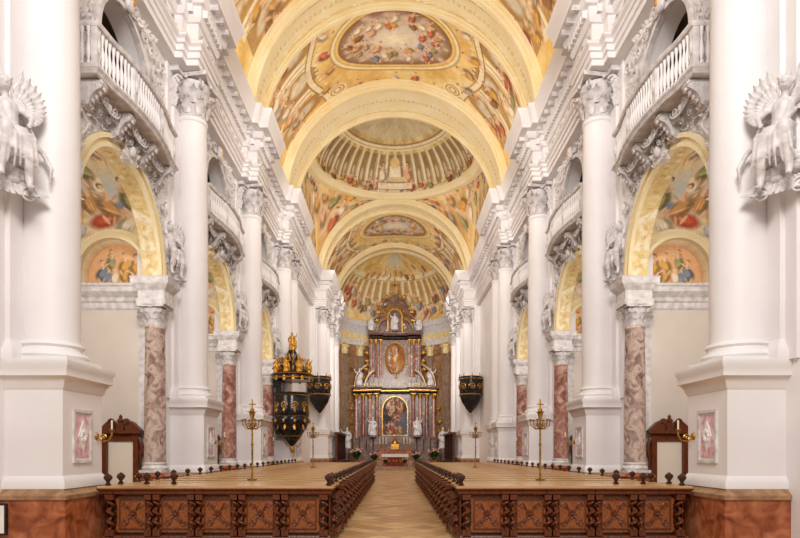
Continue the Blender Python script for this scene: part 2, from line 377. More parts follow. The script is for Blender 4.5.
# ------------------------------------------------------------ transverse arches
mpx=lambda a,b,d:(a,d,b)
def tarch(y0,y1,label):
    t=thing('transverse_arch',label,'arch',(0,0,0),'transverse arches of the nave vault')
    yc=(y0+y1)/2
    obj('arch_band',MB().arc(5.76,6.06,y0,y1,ZS,mpx,n=72),M['archcream'],t)
    e=MB()
    for a,b in ((y0-.08,y0+.10),(y1-.10,y1+.08)): e.arc(5.58,6.05,a,b,ZS,mpx,n=72);
    for a,b in ((y0+.10,y0+.2),(y1-.2,y1-.10)): e.arc(5.66,6.0,a,b,ZS,mpx,n=72)
    for a,b in ((y0-.14,y0-.08),): e.arc(5.72,6.03,a,b,ZS,mpx,n=72);e.arc(5.86,6.0,a-.06,b,ZS,mpx,n=72)
    obj('edge_moulding',e,M['archcream'],t)
    g=MB()
    for a,b in ((y0+.34,y0+.37),(y1-.37,y1-.34)): g.arc(5.72,5.78,a,b,ZS,mpx,n=72)
    for i in range(5,68):
        an=PI*i/72
        if i%2: 
            p=Vector((5.75*cos(an),yc,ZS+5.75*sin(an)));u=Vector((-sin(an),0,cos(an)))
            g.scroll(p,u,(0,1,0),.13,1.2,.016,n=12)
        else: g.ell((5.75*cos(an),yc,ZS+5.75*sin(an)),(.05,.11,.05),8,6)
    obj('gilded_ornament',g,M['goldstucco'],t);return t
tarch(23.9,25.7,'cream vault arch with gilded scrolls framing the painted medallion bay, nearest in view')
tarch(31.4,34.0,'broad cream vault arch with gilded scrolls before the painted crossing dome')
tarch(46.1,47.8,'cream vault arch with gilded scrolls at the choir entrance beyond the dome')
tarch(56.0,57.4,'cream vault arch with gilded scrolls framing the golden apse fresco, farthest of the arches')
tarch(16.8,18.4,'cream vault arch above the nearest columns, mostly above the photo')
# ------------------------------------------------------------ sculpture prototypes
def statue_mesh(name,mat,seed=0,vox=.03):
    b=MB()
    b.lathe([(.30,0),(.34,.05),(.30,.4),(.26,.8),(.21,1.02),(.25,1.25),(.24,1.42),(.09,1.54),(.07,1.6)],n=48,fold=.09,nf=9,sy=.8)
    b.ell((0,-.01,1.68),(.1,.115,.145),14,10);b.ell((0,-.13,1.67),(.02,.03,.03));b.ell((0,.03,1.72),(.115,.12,.13));b.ell((0,-.09,1.58),(.06,.05,.07))
    s=1 if seed%2 else -1
    b.tube([(s*.2,0,1.38),(s*.36,-.1,1.12),(s*.2,-.32,1.2),(s*.14,-.38,1.25)],[.085,.075,.05,.045],10)
    b.tube([(-s*.2,0,1.38),(-s*.4,-.05,1.35),(-s*.52,-.2,1.6),(-s*.55,-.24,1.72)],[.085,.07,.05,.045],10)
    b.tube([(s*.22,.02,1.36),(s*.3,-.16,.9),(s*.1,-.26,.65),(-s*.24,-.2,.55),(-s*.33,0,.3)],[.1,.1,.08,.08,.04],10)
    b.tube([(-s*.2,.1,1.4),(-s*.34,.1,.9),(-s*.4,.1,.3),(-s*.34,.1,.05)],[.08,.12,.1,.05],10)
    return sculpt(b,vox,name,mat)
def angel_mesh(name,mat,vox=.018):
    b=MB()
    b.tube([(0,0,.35),(.03,.02,.6),(0,.05,.85),(-.02,.06,.97)],[.16,.135,.17,.11],12)
    b.tube([(-.02,.06,.95),(.02,.08,1.1)],[.065,.055],10)
    b.ell((.04,.09,1.2),(.105,.095,.135),14,10);b.ell((.15,.1,1.19),(.025,.018,.028));b.ell((.01,.09,1.24),(.12,.11,.12))
    b.ell((.135,.06,1.225),(.016,.022,.012));b.ell((.135,.13,1.225),(.016,.022,.012));b.ell((.13,.095,1.135),(.02,.03,.014))
    for q in ((.08,.02,1.31),(-.08,.15,1.27),(-.1,.03,1.17),(.02,.19,1.22),(.08,.14,1.32),(-.03,0,1.28)): b.ell(q,.045)
    b.tube([(0,.20,.9),(.08,.40,.98),(.16,.53,1.2),(.18,.56,1.3)],[.07,.052,.04,.032],10)
    for k in range(4): b.tube([(.18,.545+.015*k,1.3),(.2,.55+.03*k,1.37),(.21,.55+.035*k,1.41)],[.014,.012,.008],6)
    b.tube([(.18,.54,1.28),(.22,.5,1.33)],[.016,.01],6)
    b.tube([(0,-.13,.9),(.14,-.28,.72),(.28,-.22,.55),(.34,-.18,.5)],[.07,.052,.04,.032],10)
    for k in range(4): b.tube([(.34,-.2+.02*k,.5),(.4,-.2+.02*k,.47),(.43,-.2+.02*k,.43)],[.014,.012,.008],6)
    b.tube([(.05,.1,.36),(.34,.15,.38),(.33,.18,.08)],[.15,.12,.09],14);b.tube([(.33,.18,.1),(.28,.2,-.22),(.3,.2,-.38)],[.085,.065,.045],12);b.ell((.38,.21,-.42),(.11,.045,.04))
    b.tube([(.05,-.1,.35),(.35,-.16,.27),(.30,-.2,-.02)],[.15,.12,.09],14);b.tube([(.3,-.2,0),(.22,-.22,-.3),(.24,-.22,-.46)],[.085,.065,.045],12);b.ell((.32,-.23,-.5),(.11,.045,.04))
    for k in range(8):
        y=-.28+k*.075;b.tube([(.05,y,.46),(.25,y*.8,.47),(.40,y*.9,.28),(.36+.03*sin(k*2),y*1.05,-.02),(.30,y*1.2,-.2+.05*sin(k*3))],[.03,.035,.032,.028,.015],7)
    b.tube([(-.1,.2,.8),(.12,.12,.6),(.15,-.1,.45),(.0,-.3,.4),(-.05,-.5,.3),(0,-.62,.05),(-.03,-.6,-.2)],[.04,.05,.055,.05,.045,.04,.015],10)
    b.tube([(-.12,.15,.82),(.08,.08,.66),(.1,-.14,.52)],[.025,.032,.025],8)
    return sculpt(b,vox,name,mat)
ANG=angel_mesh('angel_body',M['stucco'])
STW=statue_mesh('statue_white',M['stucco'],1);STG=statue_mesh('statue_gold',M['gold'],2)
def angel_thing(label,loc):
    t=thing('stucco_angel',label,'statue',loc,'winged stucco angels beside the side arches')
    obj('body',ANG,None,t)
    for s in (-1,1):
        w=MB()
        for k in range(11):
            an=.15+k*.18;u=Vector((0,s*sin(an),cos(an)));w.leaf((-.14+.008*k,s*.14+.05,.85),(1,0,0),.95-.05*k,.12,.1,u)
            w.leaf((-.1,s*.13+.05,.87),(1,0,0),.6-.03*k,.1,.12,u);w.leaf((-.06,s*.12+.05,.88),(1,0,0),.32-.01*k,.08,.14,u)
        obj('wing',w,M['stucco'],t)
    c=MB()
    for k in range(14):
        a=R.uniform(0,2*PI);q=R.uniform(.1,.28);c.ell((-.08,q*cos(a),-.1+q*sin(a)*.8),(.1,.11,.08),10,7)
    for s in (-1,1):
        c.scroll((0,s*.28,-.5),(0,s,0),(0,0,1),.15,1.6,.022)
        for k in range(7): c.leaf((-.04,s*.06*k,-.3),(1,0,0),.36,.08,.3,(0,s*(.2+.18*k),-1))
    obj('cloud_base',c,M['stucco'],t);return t
# ------------------------------------------------------------ capital
def capital(mb,r,h,z,n=8,c=(0,0)):
    cx,cy=c
    mb.lathe([(r,0),(r*1.05,h*.05),(r*.96,h*.1),(r*.96,h*.55),(r*1.2,h*.85)],(cx,cy,z),24)
    for row,(zz,hh,cl) in enumerate(((.06,.42,.5),(.32,.42,.55))):
        for k in range(n):
            a=2*PI*(k+.5*row)/n;d=(cos(a),sin(a),0);mb.leaf((cx+d[0]*r*1.02,cy+d[1]*r*1.02,z+h*zz),d,h*hh,r*.56,cl)
    for k in range(4):
        a=PI/4+k*PI/2;d=Vector((cos(a),sin(a),0));p=Vector((cx,cy,z+h*.76))+d*r*1.35
        mb.scroll(p,d,(0,0,1),h*.14,1.3,h*.035,PI*.6);mb.leaf((cx+d.x*r,cy+d.y*r,z+h*.45),d,h*.3,r*.4,.6)
        e=Vector((cos(k*PI/2),sin(k*PI/2),0));mb.ell(Vector((cx,cy,z+h*.88))+e*r*1.3,h*.06,8,6)
    q=r*1.42;mb.plate([[(cx-q,cy-q),(cx,cy-q*.82),(cx+q,cy-q),(cx+q*.82,cy),(cx+q,cy+q),(cx,cy+q*.82),(cx-q,cy+q),(cx-q*.82,cy)]],lambda a,b,d:(a,b,d),z+h*.9,z+h)
def rect(x0,x1,y0,y1): return [(x0,y0),(x1,y0),(x1,y1),(x0,y1)]
# ------------------------------------------------------------ pier prototype
W=6.35
ORD=['nearest','second','third','fourth','fifth','sixth','seventh','eighth','ninth','tenth']
def make_pier():
    t=thing('nave_column','x','column',(-W,0,0),'white giant columns along the nave')
    obj('plinth',MB().box(-.9,1.06,-.78,.78,0,.80),M['redmarble'],t,label='red marble plinth')
    b=MB().sweep(rect(-.9,1.0,-.72,.72),[(0,.80),(.09,.80),(.09,.87),(.02,.93),(0,.97)],True);b.box(-.9,1.0,-.72,.72,.80,.97)
    obj('plinth_moulding',b,M['tanmarble'],t)
    p=MB().box(-.9,.95,-.65,.65,.97,2.72);p.sweep(rect(-.9,.95,-.65,.65),[(0,.97),(.07,.97),(.07,1.07),(.03,1.14),(0,1.18)],True)
    obj('pedestal',p,M['white'],t)
    p=MB().sweep(rect(-.9,.95,-.65,.65),[(0,2.58),(.03,2.62),(.05,2.70),(.10,2.78),(.14,2.80),(.14,2.93),(.17,2.98),(.17,3.05),(-.5,3.05)],True);p.box(-.9,.95,-.65,.65,2.6,3.05)
    obj('pedestal_cornice',p,M['white'],t)
    f=MB()
    for (a,b_,c,d) in ((-.36,.26,1.38,1.43),(-.36,.26,2.24,2.29),(-.36,-.31,1.43,2.24),(.21,.26,1.43,2.24)): f.box(.95,.985,a,b_,c,d)
    fr=obj('panel_frame',f,M['stucco'],t)
    pp=obj('pink_panel',MB().box(.95,.962,-.27,.17,1.47,2.2),M['pinkpanel'],t,label='pink marbled panel with diamond rosette')
    d=MB();d.plate([[(-.2,1.84),(-.05,1.58),(.1,1.84),(-.05,2.1)]],lambda a,b,q:(q,a,b),.962,.98)
    for k in range(8):
        a=k*PI/4;d.ell((.985,-.05+.07*cos(a),1.84+.08*sin(a)),(.02,.04,.045),8,6)
    obj('rosette',d,M['white'],pp)
    q=MB().box(-.9,.14,-.72,.72,3.05,11.3);q.sweep(rect(-.9,.14,-.72,.72),[(0,3.05),(.1,3.05),(.1,3.2),(.04,3.3),(0,3.4)],True);q.box(-.44,.06,-1.0,1.0,3.05,12.4)
    obj('pilaster',q,M['white'],t)
    c=MB().box(-.2,.98,-.58,.58,3.05,3.14);c.lathe([(.56,.09),(.59,.14),(.56,.2),(.49,.22),(.48,.28),(.52,.32),(.50,.37),(.46,.38)],(.4,0,3.05),40)
    obj('column_base',c,M['white'],t)
    obj('shaft',MB().lathe([(.46,3.4),(.45,3.5),(.455,6),(.44,8.5),(.41,11.05),(.44,11.08),(.45,11.13),(.43,11.18)],(.4,0,0),48),M['white'],t)
    k=MB();capital(k,.42,1.2,11.18,8,(.4,0))
    for y in (-.62,.62):
        for zz in (11.3,11.65):
            k.leaf((.12,y,zz),(1,0,0),.5,.26,.4);k.leaf((.1,y*1.15,zz),(0,1 if y>0 else -1,0),.5,.26,.3);k.leaf((-.2,y*1.15,zz),(0,1 if y>0 else -1,0),.5,.26,.3)
        k.scroll((.2,y*1.1,12.05),(1,0,0),(0,0,1),.14,1.3,.04)
    k.box(-.44,.3,-.8,.8,12.25,12.42)
    obj('capital',k,M['stucco'],t);return t
PIER=make_pier()
PY=[10.4,17.6,24.8,32.0,34.2,45.8,47.6,51.4,55.4]
XO=lambda y:.35 if y>45 else 0
for i,y in enumerate(PY):
    for s in (-1,1):
        sd='left' if s<0 else 'right'
        where='of the nave' if i<4 else ('at the crossing' if i<6 else 'of the choir')
        lab=f'white engaged column on a tall pedestal, {ORD[i]} along the {sd} side {where}'
        if i==0 and s<0: PIER['label']=lab;PIER.location=(-W,y,0);continue
        dup(PIER,(s*(W-XO(y)),y,0),lab,(-s,1,1))
def make_sconce():
    t=thing('wall_sconce','x','candle holder',(0,0,0),'brass wall candle arms on the pedestals')
    b=MB().lathe([(.0,0),(.07,.0),(.05,.03),(0,.04)],n=16);b.v=[(z,x,y) for x,y,z in b.v];obj('backplate',b,M['brass'],t)
    a=MB().tube([(0,0,0),(.1,0,-.1),(.22,0,-.08),(.28,0,.02),(.28,0,.08)],.016,8);a.scroll((.12,0,-.02),(1,0,0),(0,0,1),.06,1.2,.012);obj('arm',a,M['brass'],t)
    obj('drip_cup',MB().lathe([(.01,0),(.05,.03),(.055,.04),(.03,.045)],(.28,0,.08),16),M['brass'],t)
    obj('candle',MB().lathe([(.015,0),(.015,.16),(.004,.17)],(.28,0,.12),10),M['wax'],t);return t
SCN=make_sconce()
for i in range(4):
    for s in (-1,1):
        lab=f"brass candle arm on the {ORD[i]} pedestal of the {'left' if s<0 else 'right'} side"
        if i==0 and s<0: SCN['label']=lab;SCN.location=(-5.4,PY[0]+.45,1.85);continue
        dup(SCN,(s*5.4,PY[i]+.45,1.85),lab,(-s,1,1))
# ------------------------------------------------------------ bay walls
yzm=lambda a,b,d:(d,a,b)
AR=2.15;AZ=6.3;TH=.45
def arcpts(r,cz,n=28,c0=0): return [(c0+r*cos(PI*i/n),cz+r*sin(PI*i/n)) for i in range(n+1)]
outer=[(3.6,0),(3.6,12.4),(-3.6,12.4),(-3.6,0),(-2.45,0),(-2.45,6.15),(-AR,6.15)]+arcpts(AR,AZ)[::-1]+[(AR,6.15),(2.45,6.15),(2.45,0)]
hole=[(-1.25,9.3),(1.25,9.3)]+arcpts(1.25,10.6,20)
WALL=mkmesh('bay_wall',MB().plate([outer,hole],yzm,0,-TH),M['white'],30)
ch=MB();ch.box(-5.0,-4.9,-2.8,2.8,0,9);ch.box(-4.95,-TH,-2.85,-2.75,0,9.1);ch.box(-4.95,-TH,2.75,2.85,0,6.2);ch.box(-4.95,-TH,-2.8,2.8,9.1,9.25)
CHP=mkmesh('chapel_shell',ch,M['chapwall'],30)
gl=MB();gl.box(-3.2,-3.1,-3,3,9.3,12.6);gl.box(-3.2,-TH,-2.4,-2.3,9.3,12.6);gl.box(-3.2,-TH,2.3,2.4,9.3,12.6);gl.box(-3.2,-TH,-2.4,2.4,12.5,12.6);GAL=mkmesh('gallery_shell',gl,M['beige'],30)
LX=-1.5;LR=.92;LS=.35
def lmask(u,v): return ((abs(u-LX)<LR)&(v<LS))|(((u-LX)**2+(v-LS)**2)<LR*LR)
def chap_paint(u,v):
    r=random.Random(31);c=Cv(u,v,(.84,.77,.62),(.93,.87,.71),(.96,.92,.81),.8,11)
    c.ell(-1.9,2.6,1.6,1.1,0,(.76,.82,.88),.7)
    for k in range(6): c.cloud(-2.6+k*.4,r.uniform(1.7,2.2),.5,r)
    for (a,b_,k_) in ((-2.5,2.1,.8),(-2.0,2.5,.75),(-1.1,1.8,.7),(-.9,2.6,.7),(-2.8,2.8,.7),(-1.6,3.0,.7)): c.fig(a,b_,k_,PI/2,r)
    c.ell(-1.75,1.85,.5,.3,.4,(.66,.24,.18),.4);c.ell(-1.65,1.95,.42,.2,.5,(.84,.34,.25),.5);c.ell(-1.55,1.98,.3,.06,.7,(.95,.6,.5),.5);c.ell(-1.35,2.3,.35,.16,.5,(.46,.54,.72),.5);c.fig(-1.5,2.35,.8,PI/2,r)
    for k in range(20):c.fig(r.uniform(-4.5,-.6),r.uniform(3.4,4.6),r.uniform(.5,.7),PI/2,r)
    w=(((u-LX)**2+(v-LS)**2)<(LR+.3)**2)|((abs(u-LX)<LR+.3)&(v<LS));c.mix(w*1.0,CRM)
    c.mix(lmask(u,v)*1.0,(.90,.70,.53))
    for k in range(14):c.fig(LX+r.uniform(-.7,.7),r.uniform(.2,.85),.42,PI/2,r)
    c.finish(1.2)
    return c
def pos(U,V):
    t=np.clip((V-1.6)/5.6,0,1)*PI
    y=2.74*np.cos(t)+lmask(U,V)*.4;z=np.where(V<1.6,6.2+V,7.8+1.25*np.sin(t));return U,y,z
CHF=fmesh('chapel_fresco',np.linspace(-4.9,-TH,190),np.linspace(0,7.2,290),pos,chap_paint)
cr=MB().arc(LR,LR+.1,2.58,2.76,6.2+LS,mpx,c0=LX,n=28).arc(LR+.1,LR+.2,2.66,2.76,6.2+LS,mpx,c0=LX,n=28)
for s in (-1,1): cr.box(min(LX+s*LR,LX+s*(LR+.2)),max(LX+s*LR,LX+s*(LR+.2)),2.62,2.76,6.2,6.2+LS)
CHR=mkmesh('chapel_arch_trim',cr,M['archcream'],30)
cr=MB().sweep([(-4.9,2.75),(-TH,2.75)],[(0,5.5),(.03,5.55),(.03,5.7),(.07,5.74),(.07,5.84),(.16,5.92),(.22,5.98),(.22,6.1),(.26,6.14),(.26,6.2),(0,6.22)])
for x in (-.6,-2.9):
    cr.box(x-.15,x+.15,2.62,2.76,1,5.0)
    for k in (-1,0,1): cr.leaf((x+k*.11,2.62,5.0),(0,-1,0),.4,.15,.45);cr.leaf((x+k*.11,2.62,5.2),(0,-1,0),.3,.13,.45)
CHC=mkmesh('chapel_cornice_trim',cr,M['stucco'],30)
BAYS=[14.0,21.2,28.4]
def side(s): return 'left' if s<0 else 'right'
for i,yc in enumerate(BAYS):
    for s in (-1,1):
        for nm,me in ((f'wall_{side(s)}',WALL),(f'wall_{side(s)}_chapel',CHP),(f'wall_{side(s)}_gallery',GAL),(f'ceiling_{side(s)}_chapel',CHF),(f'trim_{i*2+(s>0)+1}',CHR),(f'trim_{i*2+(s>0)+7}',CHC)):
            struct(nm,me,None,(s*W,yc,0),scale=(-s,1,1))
wl=MB().box(-.8,0,8.7,10.4,0,12.4)
struct('wall_left',wl,M['white'],(-W,0,0));struct('wall_right',wl,M['white'],(W,0,0),scale=(-1,1,1))
wl=MB().box(-.8,0,32,45.2,0,12.4);wl.box(-.8,.35,45.2,AY+.2,0,12.4)
WX=mkmesh('choir_wall',wl,M['white'],30)
struct('wall_left',WX,None,(-W,0,0));struct('wall_right',WX,None,(W,0,0),scale=(-1,1,1))
struct('floor',MB().box(-13,13,-6,66,-.2,0),M['floor'])
# ------------------------------------------------------------ arcade arch proto
def make_arch():
    t=thing('side_arch','x','arch',(0,0,0),'moulded arches of the side chapels')
    b=MB()
    for r0,r1,d in ((AR-.02,AR+.06,.08),(AR+.06,AR+.16,.04),(AR+.16,AR+.26,.11)): b.arc(r0,r1,-.02,d,AZ,yzm,n=48)
    for s in (-1,1):
        b.box(-.02,.10,s*AR if s>0 else -AR-.26,(AR+.26) if s>0 else -AR,6.15,AZ)
    obj('archivolt',b,M['archcream'],t)
    g=MB().arc(AR-.02,AR+.02,-TH,-.02,AZ,yzm,n=48)
    for s in (-1,1): g.box(-TH,-.02,s*AR-.02,s*AR+.02,6.15,AZ)
    for i in range(1,28):
        a=PI*i/28;p=Vector((-.24,(AR-.03)*cos(a),AZ+(AR-.03)*sin(a)));g.scroll(p,(1,0,0),(0,-sin(a),cos(a)),.08,1.1,.012,n=12)
    obj('gilded_soffit',g,M['goldstucco'],t)
    l=MB()
    for i in range(3,86):
        a=PI*i/88
        for kk in (0,1,2,3):
            rr=AR+.32+R.uniform(-.03,.05);aa=a+R.uniform(-.02,.02);p=(R.uniform(.03,.09),rr*cos(aa),AZ+rr*sin(aa))
            if kk<3: l.leaf(p,(1,.3*R.uniform(-1,1),0),.12,.055,.35,(0,cos(aa)*1+.9*R.uniform(-1,1),sin(aa)))
            else: l.ell(p,.024,7,5)
    for s in (-1,1):
        for k in range(5):
            a=PI/2-s*(.55+.17*k);rr=AR+.62+.1*k;l.scroll((.06,rr*cos(a),AZ+rr*sin(a)),(0,s,0),(0,0,1 if k%2 else -1),.15,1.6,.022)
            for q in range(5): l.leaf((.05,rr*cos(a),AZ+rr*sin(a)),(1,0,0),.26,.08,.35,(0,cos(q*1.3),sin(q*1.3)))
    obj('leaf_garland',l,M['stucco'],t)
    k=MB().plate([[(-.16,8.32),(.16,8.32),(.24,8.8),(-.24,8.8)]],yzm,0,.18)
    for s in (-1,1): k.scroll((.2,s*.22,8.7),(0,s,0),(0,0,1),.12,1.5,.026);k.scroll((.18,s*.28,8.42),(0,s,0),(0,0,1),.1,-1.4,.022);k.leaf((.18,s*.16,8.5),(1,0,0),.3,.14,.3,(0,s*.9,.5))
    k.ell((.22,0,8.56),(.09,.11,.14),12,9)
    obj('keystone_cartouche',k,M['stucco'],t)
    return t
ARCH=make_arch()
def make_surround():
    t=thing('gallery_surround','x','window frame',(0,0,0),'stucco surrounds of the gallery openings')
    b=MB().arc(1.22,1.34,-.02,.1,10.6,yzm,n=30).arc(1.34,1.45,-.02,.05,10.6,yzm,n=30)
    for s in (-1,1): b.box(-.02,.1,min(s*1.22,s*1.34),max(s*1.22,s*1.34),9.2,10.6);b.box(-.02,.05,min(s*1.34,s*1.45),max(s*1.34,s*1.45),9.2,10.6)
    obj('frame',b,M['stucco'],t)
    k=MB()
    for s in (-1,1):
        k.scroll((.12,s*.42,12.05),(0,s,0),(0,0,1),.2,1.6,.04);k.scroll((.1,s*.95,11.95),(0,s,0),(0,0,1),.18,-1.5,.035);k.scroll((.1,s*1.65,11.3),(0,s,0),(0,0,1),.22,1.6,.04);k.scroll((.1,s*1.75,10.5),(0,s,0),(0,0,1),.18,-1.5,.035)
        k.scroll((.1,s*1.4,11.75),(0,s,0),(0,0,1),.16,1.5,.03);k.scroll((.1,s*2.1,11.8),(0,s,0),(0,0,1),.2,1.5,.035)
        for j in range(30): k.leaf((.08,s*(1.52+.4*R.random()),9.5+j*.085),(1,0,0),.2,.09,.35,(0,s*R.uniform(-.8,.8),.8));
        for j in range(18): k.ell((.1,s*(2.05+.1*sin(j)),11.4-j*.11),(.04,.045,.05),8,6)
        for j in range(14): k.leaf((.12,s*(.2+.1*j),11.98+.015*j),(1,0,0),.2,.1,.4,(0,s*.5,R.uniform(-.6,1)))
    k.ell((.16,0,12.05),(.12,.2,.26),12,9)
    obj('scrollwork',k,M['stucco'],t)
    obj('gilded_medallion',MB().ell((.2,0,12.05),(.1,.11,.15),12,8),M['gold'],t);return t
SUR=make_surround()
def make_balcony():
    t=thing('balcony','x','balcony',(0,0,0),'white balustraded balconies above the side arches')
    P=[(0,-2.1),(.42,-2.1),(.46,-1.6),(.55,-1.15),(.62,-.6),(.64,0),(.62,.6),(.55,1.15),(.46,1.6),(.42,2.1),(0,2.1)]
    s=MB().plate([P],lambda a,b,d:(a,b,d),9.07,9.2);s.sweep(P,[(0,9.04),(.04,9.06),(.05,9.1),(.1,9.15),(.1,9.2),(0,9.22)])
    obj('floor_slab',s,M['stucco'],t)
    r=MB().sweep([(x+.03 if 0<i<10 else x,y) for i,(x,y) in enumerate(P)],[(-.1,10.0),(.03,10.0),(.06,10.04),(.06,10.08),(.02,10.11),(-.12,10.11),(-.12,10.0)])
    r.sweep(P,[(-.08,9.2),(.03,9.2),(.03,9.27),(-.08,9.27)])
    obj('handrail',r,M['stucco'],t)
    bm=mkmesh('baluster',MB().lathe([(.042,0),(.042,.04),(.02,.07),(.052,.22),(.045,.32),(.02,.5),(.028,.6),(.042,.67),(.042,.73)],n=10),M['white'])
    pts=[Vector((x-.02,y)) for x,y in P];seg=[];tot=0
    for a,b in zip(pts,pts[1:]): seg.append((tot,a,b));tot+=(b-a).length
    n=39
    for k in range(n+1):
        q=tot*(k+.3)/(n+.6)
        for (t0,a,b) in seg[::-1]:
            if q>=t0: p=a+(b-a).normalized()*(q-t0);break
        if k in (3,14,25,36): continue
        o=obj('baluster',bm,None,t);o.location=(p.x,p.y,9.27)
    pm_=mkmesh('baluster_pier',MB().box(-.06,.06,-.07,.07,9.2,10.0).ell((.07,0,9.65),(.025,.04,.18),8,6),M['stucco'])
    for (x,y) in ((.39,-2.05),(.58,-.75),(.58,.75),(.39,2.05)):
        o=obj('baluster_pier',pm_,None,t);o.location=(x,y,0)
    for y in (-1.85,-.65,.65,1.85):
        c=MB();pr=[(0,9.05),(.46,9.05),(.5,8.94),(.46,8.82),(.34,8.74),(.24,8.58),(.2,8.4),(.12,8.25),(0,8.2)]
        c.plate([pr],lambda a,b,dd:(a,dd,b),-.1,.1)
        for ss in (-1,1): c.scroll((.36,ss*.1,8.9),(1,0,0),(0,0,1),.11,1.5,.018);c.scroll((.11,ss*.1,8.38),(1,0,0),(0,0,1),.09,-1.4,.018)
        for q in range(6): c.leaf((.47-.075*q,0,8.87-.11*q),(1,0,-.3),.18,.13,.5,(-.3,0,-1))
        c.zmap(lambda z:9.05-(9.05-z)*.68)
        o=obj('scroll_bracket',c,M['stucco'],t);o.location=(.05 if abs(y)<1 else 0,y,0)
    fm=MB()
    for s in (-1,1):
        fm.scroll((.3,s*.2,8.86),(0,s,0),(.3,0,1),.1,1.6,.016);fm.scroll((.18,s*.16,8.7),(0,s,0),(.3,0,1),.08,-1.5,.015)
        for q in range(6): fm.leaf((.22,s*.08*q,8.9-.03*q),(1,0,-.3),.16,.065,.4,(0,s*.8,-.6+.25*q))
    for k in range(23):
        a=PI*k/22;fm.ell((.3,-.45*cos(a),8.98-.22*sin(a)),(.024,.024,.024),7,5)
    fm.ell((.27,0,8.86),(.07,.08,.1),10,8);fm=mkmesh('stucco_festoon',fm,M['stucco'])
    for y in (-1.25,0,1.25): o=obj('stucco_festoon',fm,None,t);o.location=(.1 if y==0 else 0,y,0)
    return t
BAL=make_balcony()
def make_mcol():
    t=thing('marble_column','x','column',(0,0,0),'mottled marble columns under the side arches')
    b=MB().box(-.36,.36,-.32,.32,0,.85);b.sweep(rect(-.32,.32,-.28,.28),[(.04,.85),(.1,.9),(.04,.97),(0,1.0)],True);b.box(-.32,.32,-.28,.28,.85,1.0)
    obj('pedestal',b,M['redmarble'],t)
    obj('column_base',MB().box(-.31,.31,-.31,.31,1.0,1.07).lathe([(.32,0),(.34,.05),(.31,.1),(.29,.12),(.31,.17),(.28,.2)],(0,0,1.07),28),M['stucco'],t)
    obj('shaft',MB().lathe([(.28,1.25),(.275,2.8),(.25,4.82),(.27,4.85),(.26,4.9)],(0,0,0),32),M['pinkmarble'],t)
    k=MB();capital(k,.25,.55,4.9,8);obj('capital',k,M['stucco'],t)
    e=MB().box(-.33,.36,-.3,.3,5.45,6.15);e.sweep(rect(-.33,.36,-.3,.3),[(0,5.45),(.04,5.45),(.05,5.58),(.01,5.62),(.01,5.82),(.05,5.86),(.12,5.96),(.15,6.0),(.15,6.1),(.17,6.15),(-.1,6.15)],True)
    obj('impost_block',e,M['stucco'],t);return t
MC=make_mcol()
MC2=dup(MC,(0,0,0))
for c in MC2.children:
    if c.data.materials[0]==M['pinkmarble']: c.data=c.data.copy();c.data.materials[0]=M['redcol']
ANGP=angel_thing('x',(0,0,0))
def make_conf():
    t=thing('confessional_portal','x','door frame',(0,0,0),'dark wooden pedimented portals in the side chapels')
    f=MB()
    for s in (-1,1):
        f.box(min(s*.36,s*.5),max(s*.36,s*.5),-.16,0,0,2.05);f.tube([(s*.5,-.08,1.95),(s*.58,-.08,1.7),(s*.52,-.08,1.35),(s*.56,-.08,1.1)],[.05,.06,.04,.02]);f.box(s*.44-.09,s*.44+.09,-.2,0,0,.25)
        f.scroll((s*.56,-.1,1.55),(s,0,0),(0,0,1),.09,1.4,.025)
    f.box(-.36,.36,-.12,0,1.85,2.05);obj('frame',f,M['wood'],t)
    p=MB().box(-.6,.6,-.26,0,2.05,2.13)
    for s in (-1,1):
        p.plate([[(s*.58,2.13),(s*.16,2.13),(s*.14,2.36),(s*.22,2.42),(s*.36,2.36),(s*.5,2.22)]],lambda a,b,d:(a,d,b),-.18,0);p.scroll((s*.2,-.2,2.36),(s,0,0),(0,0,1),.09,1.3,.028)
    p.box(-.1,.1,-.16,0,2.13,2.34);p.lathe([(.07,0),(.1,.06),(.04,.14),(.05,.18),(0,.24)],(0,-.1,2.34),12);obj('pediment',p,M['wood'],t)
    obj('inner_panel',MB().box(-.36,.36,-.05,0,0,1.85),M['cream'],t);return t
CF=make_conf()
for i,yc in enumerate(BAYS):
    for s in (-1,1):
        sd=side(s);o=ORD[i];X=s*W;sc=(-s,1,1)
        dup(ARCH,(X,yc,0),f'moulded chapel arch with leaf garland, {o} on the {sd} side of the nave',sc)
        dup(SUR,(X,yc,0),f'stucco surround of the arched gallery opening, {o} on the {sd} side',sc)
        dup(BAL,(X,yc,0),f'white balustraded balcony on scroll brackets, {o} on the {sd} side',sc)
        dup(ANGP,(s*(W-.12),yc-2.8,6.8),f'winged stucco angel at the near shoulder of the {o} {sd} chapel arch',(-s*.8,.8,.8),s*.45)
        dup(ANGP,(s*(W-.12),yc+2.75,6.8),f'winged stucco angel at the far shoulder of the {o} {sd} chapel arch',(-s*.8,-.8,.8),s*.6)
        for e,w_,xo in ((-1,'near',.5),(1,'far',.1)):
            src=MC if i==0 else MC2; colr='grey-pink' if i==0 else 'rose red'
            dup(src,(X+s*xo,yc+e*2.14,0),f'{colr} marble column at the {w_} side of the {o} {sd} chapel arch',sc)
        dup(CF,(s*7.5,yc+2.5,0),f'dark wooden pedimented portal in the {o} chapel on the {sd}')
for s in (-1,1):
    dup(ANGP,(s*(W-.32),9.4,6.15),f'larger winged stucco angel beside the nearest column at the {side(s)} photo edge',(-s*.95,-.95,.95),s*.75)
for p in (ARCH,SUR,BAL,MC,MC2,ANGP,CF): kill(p)
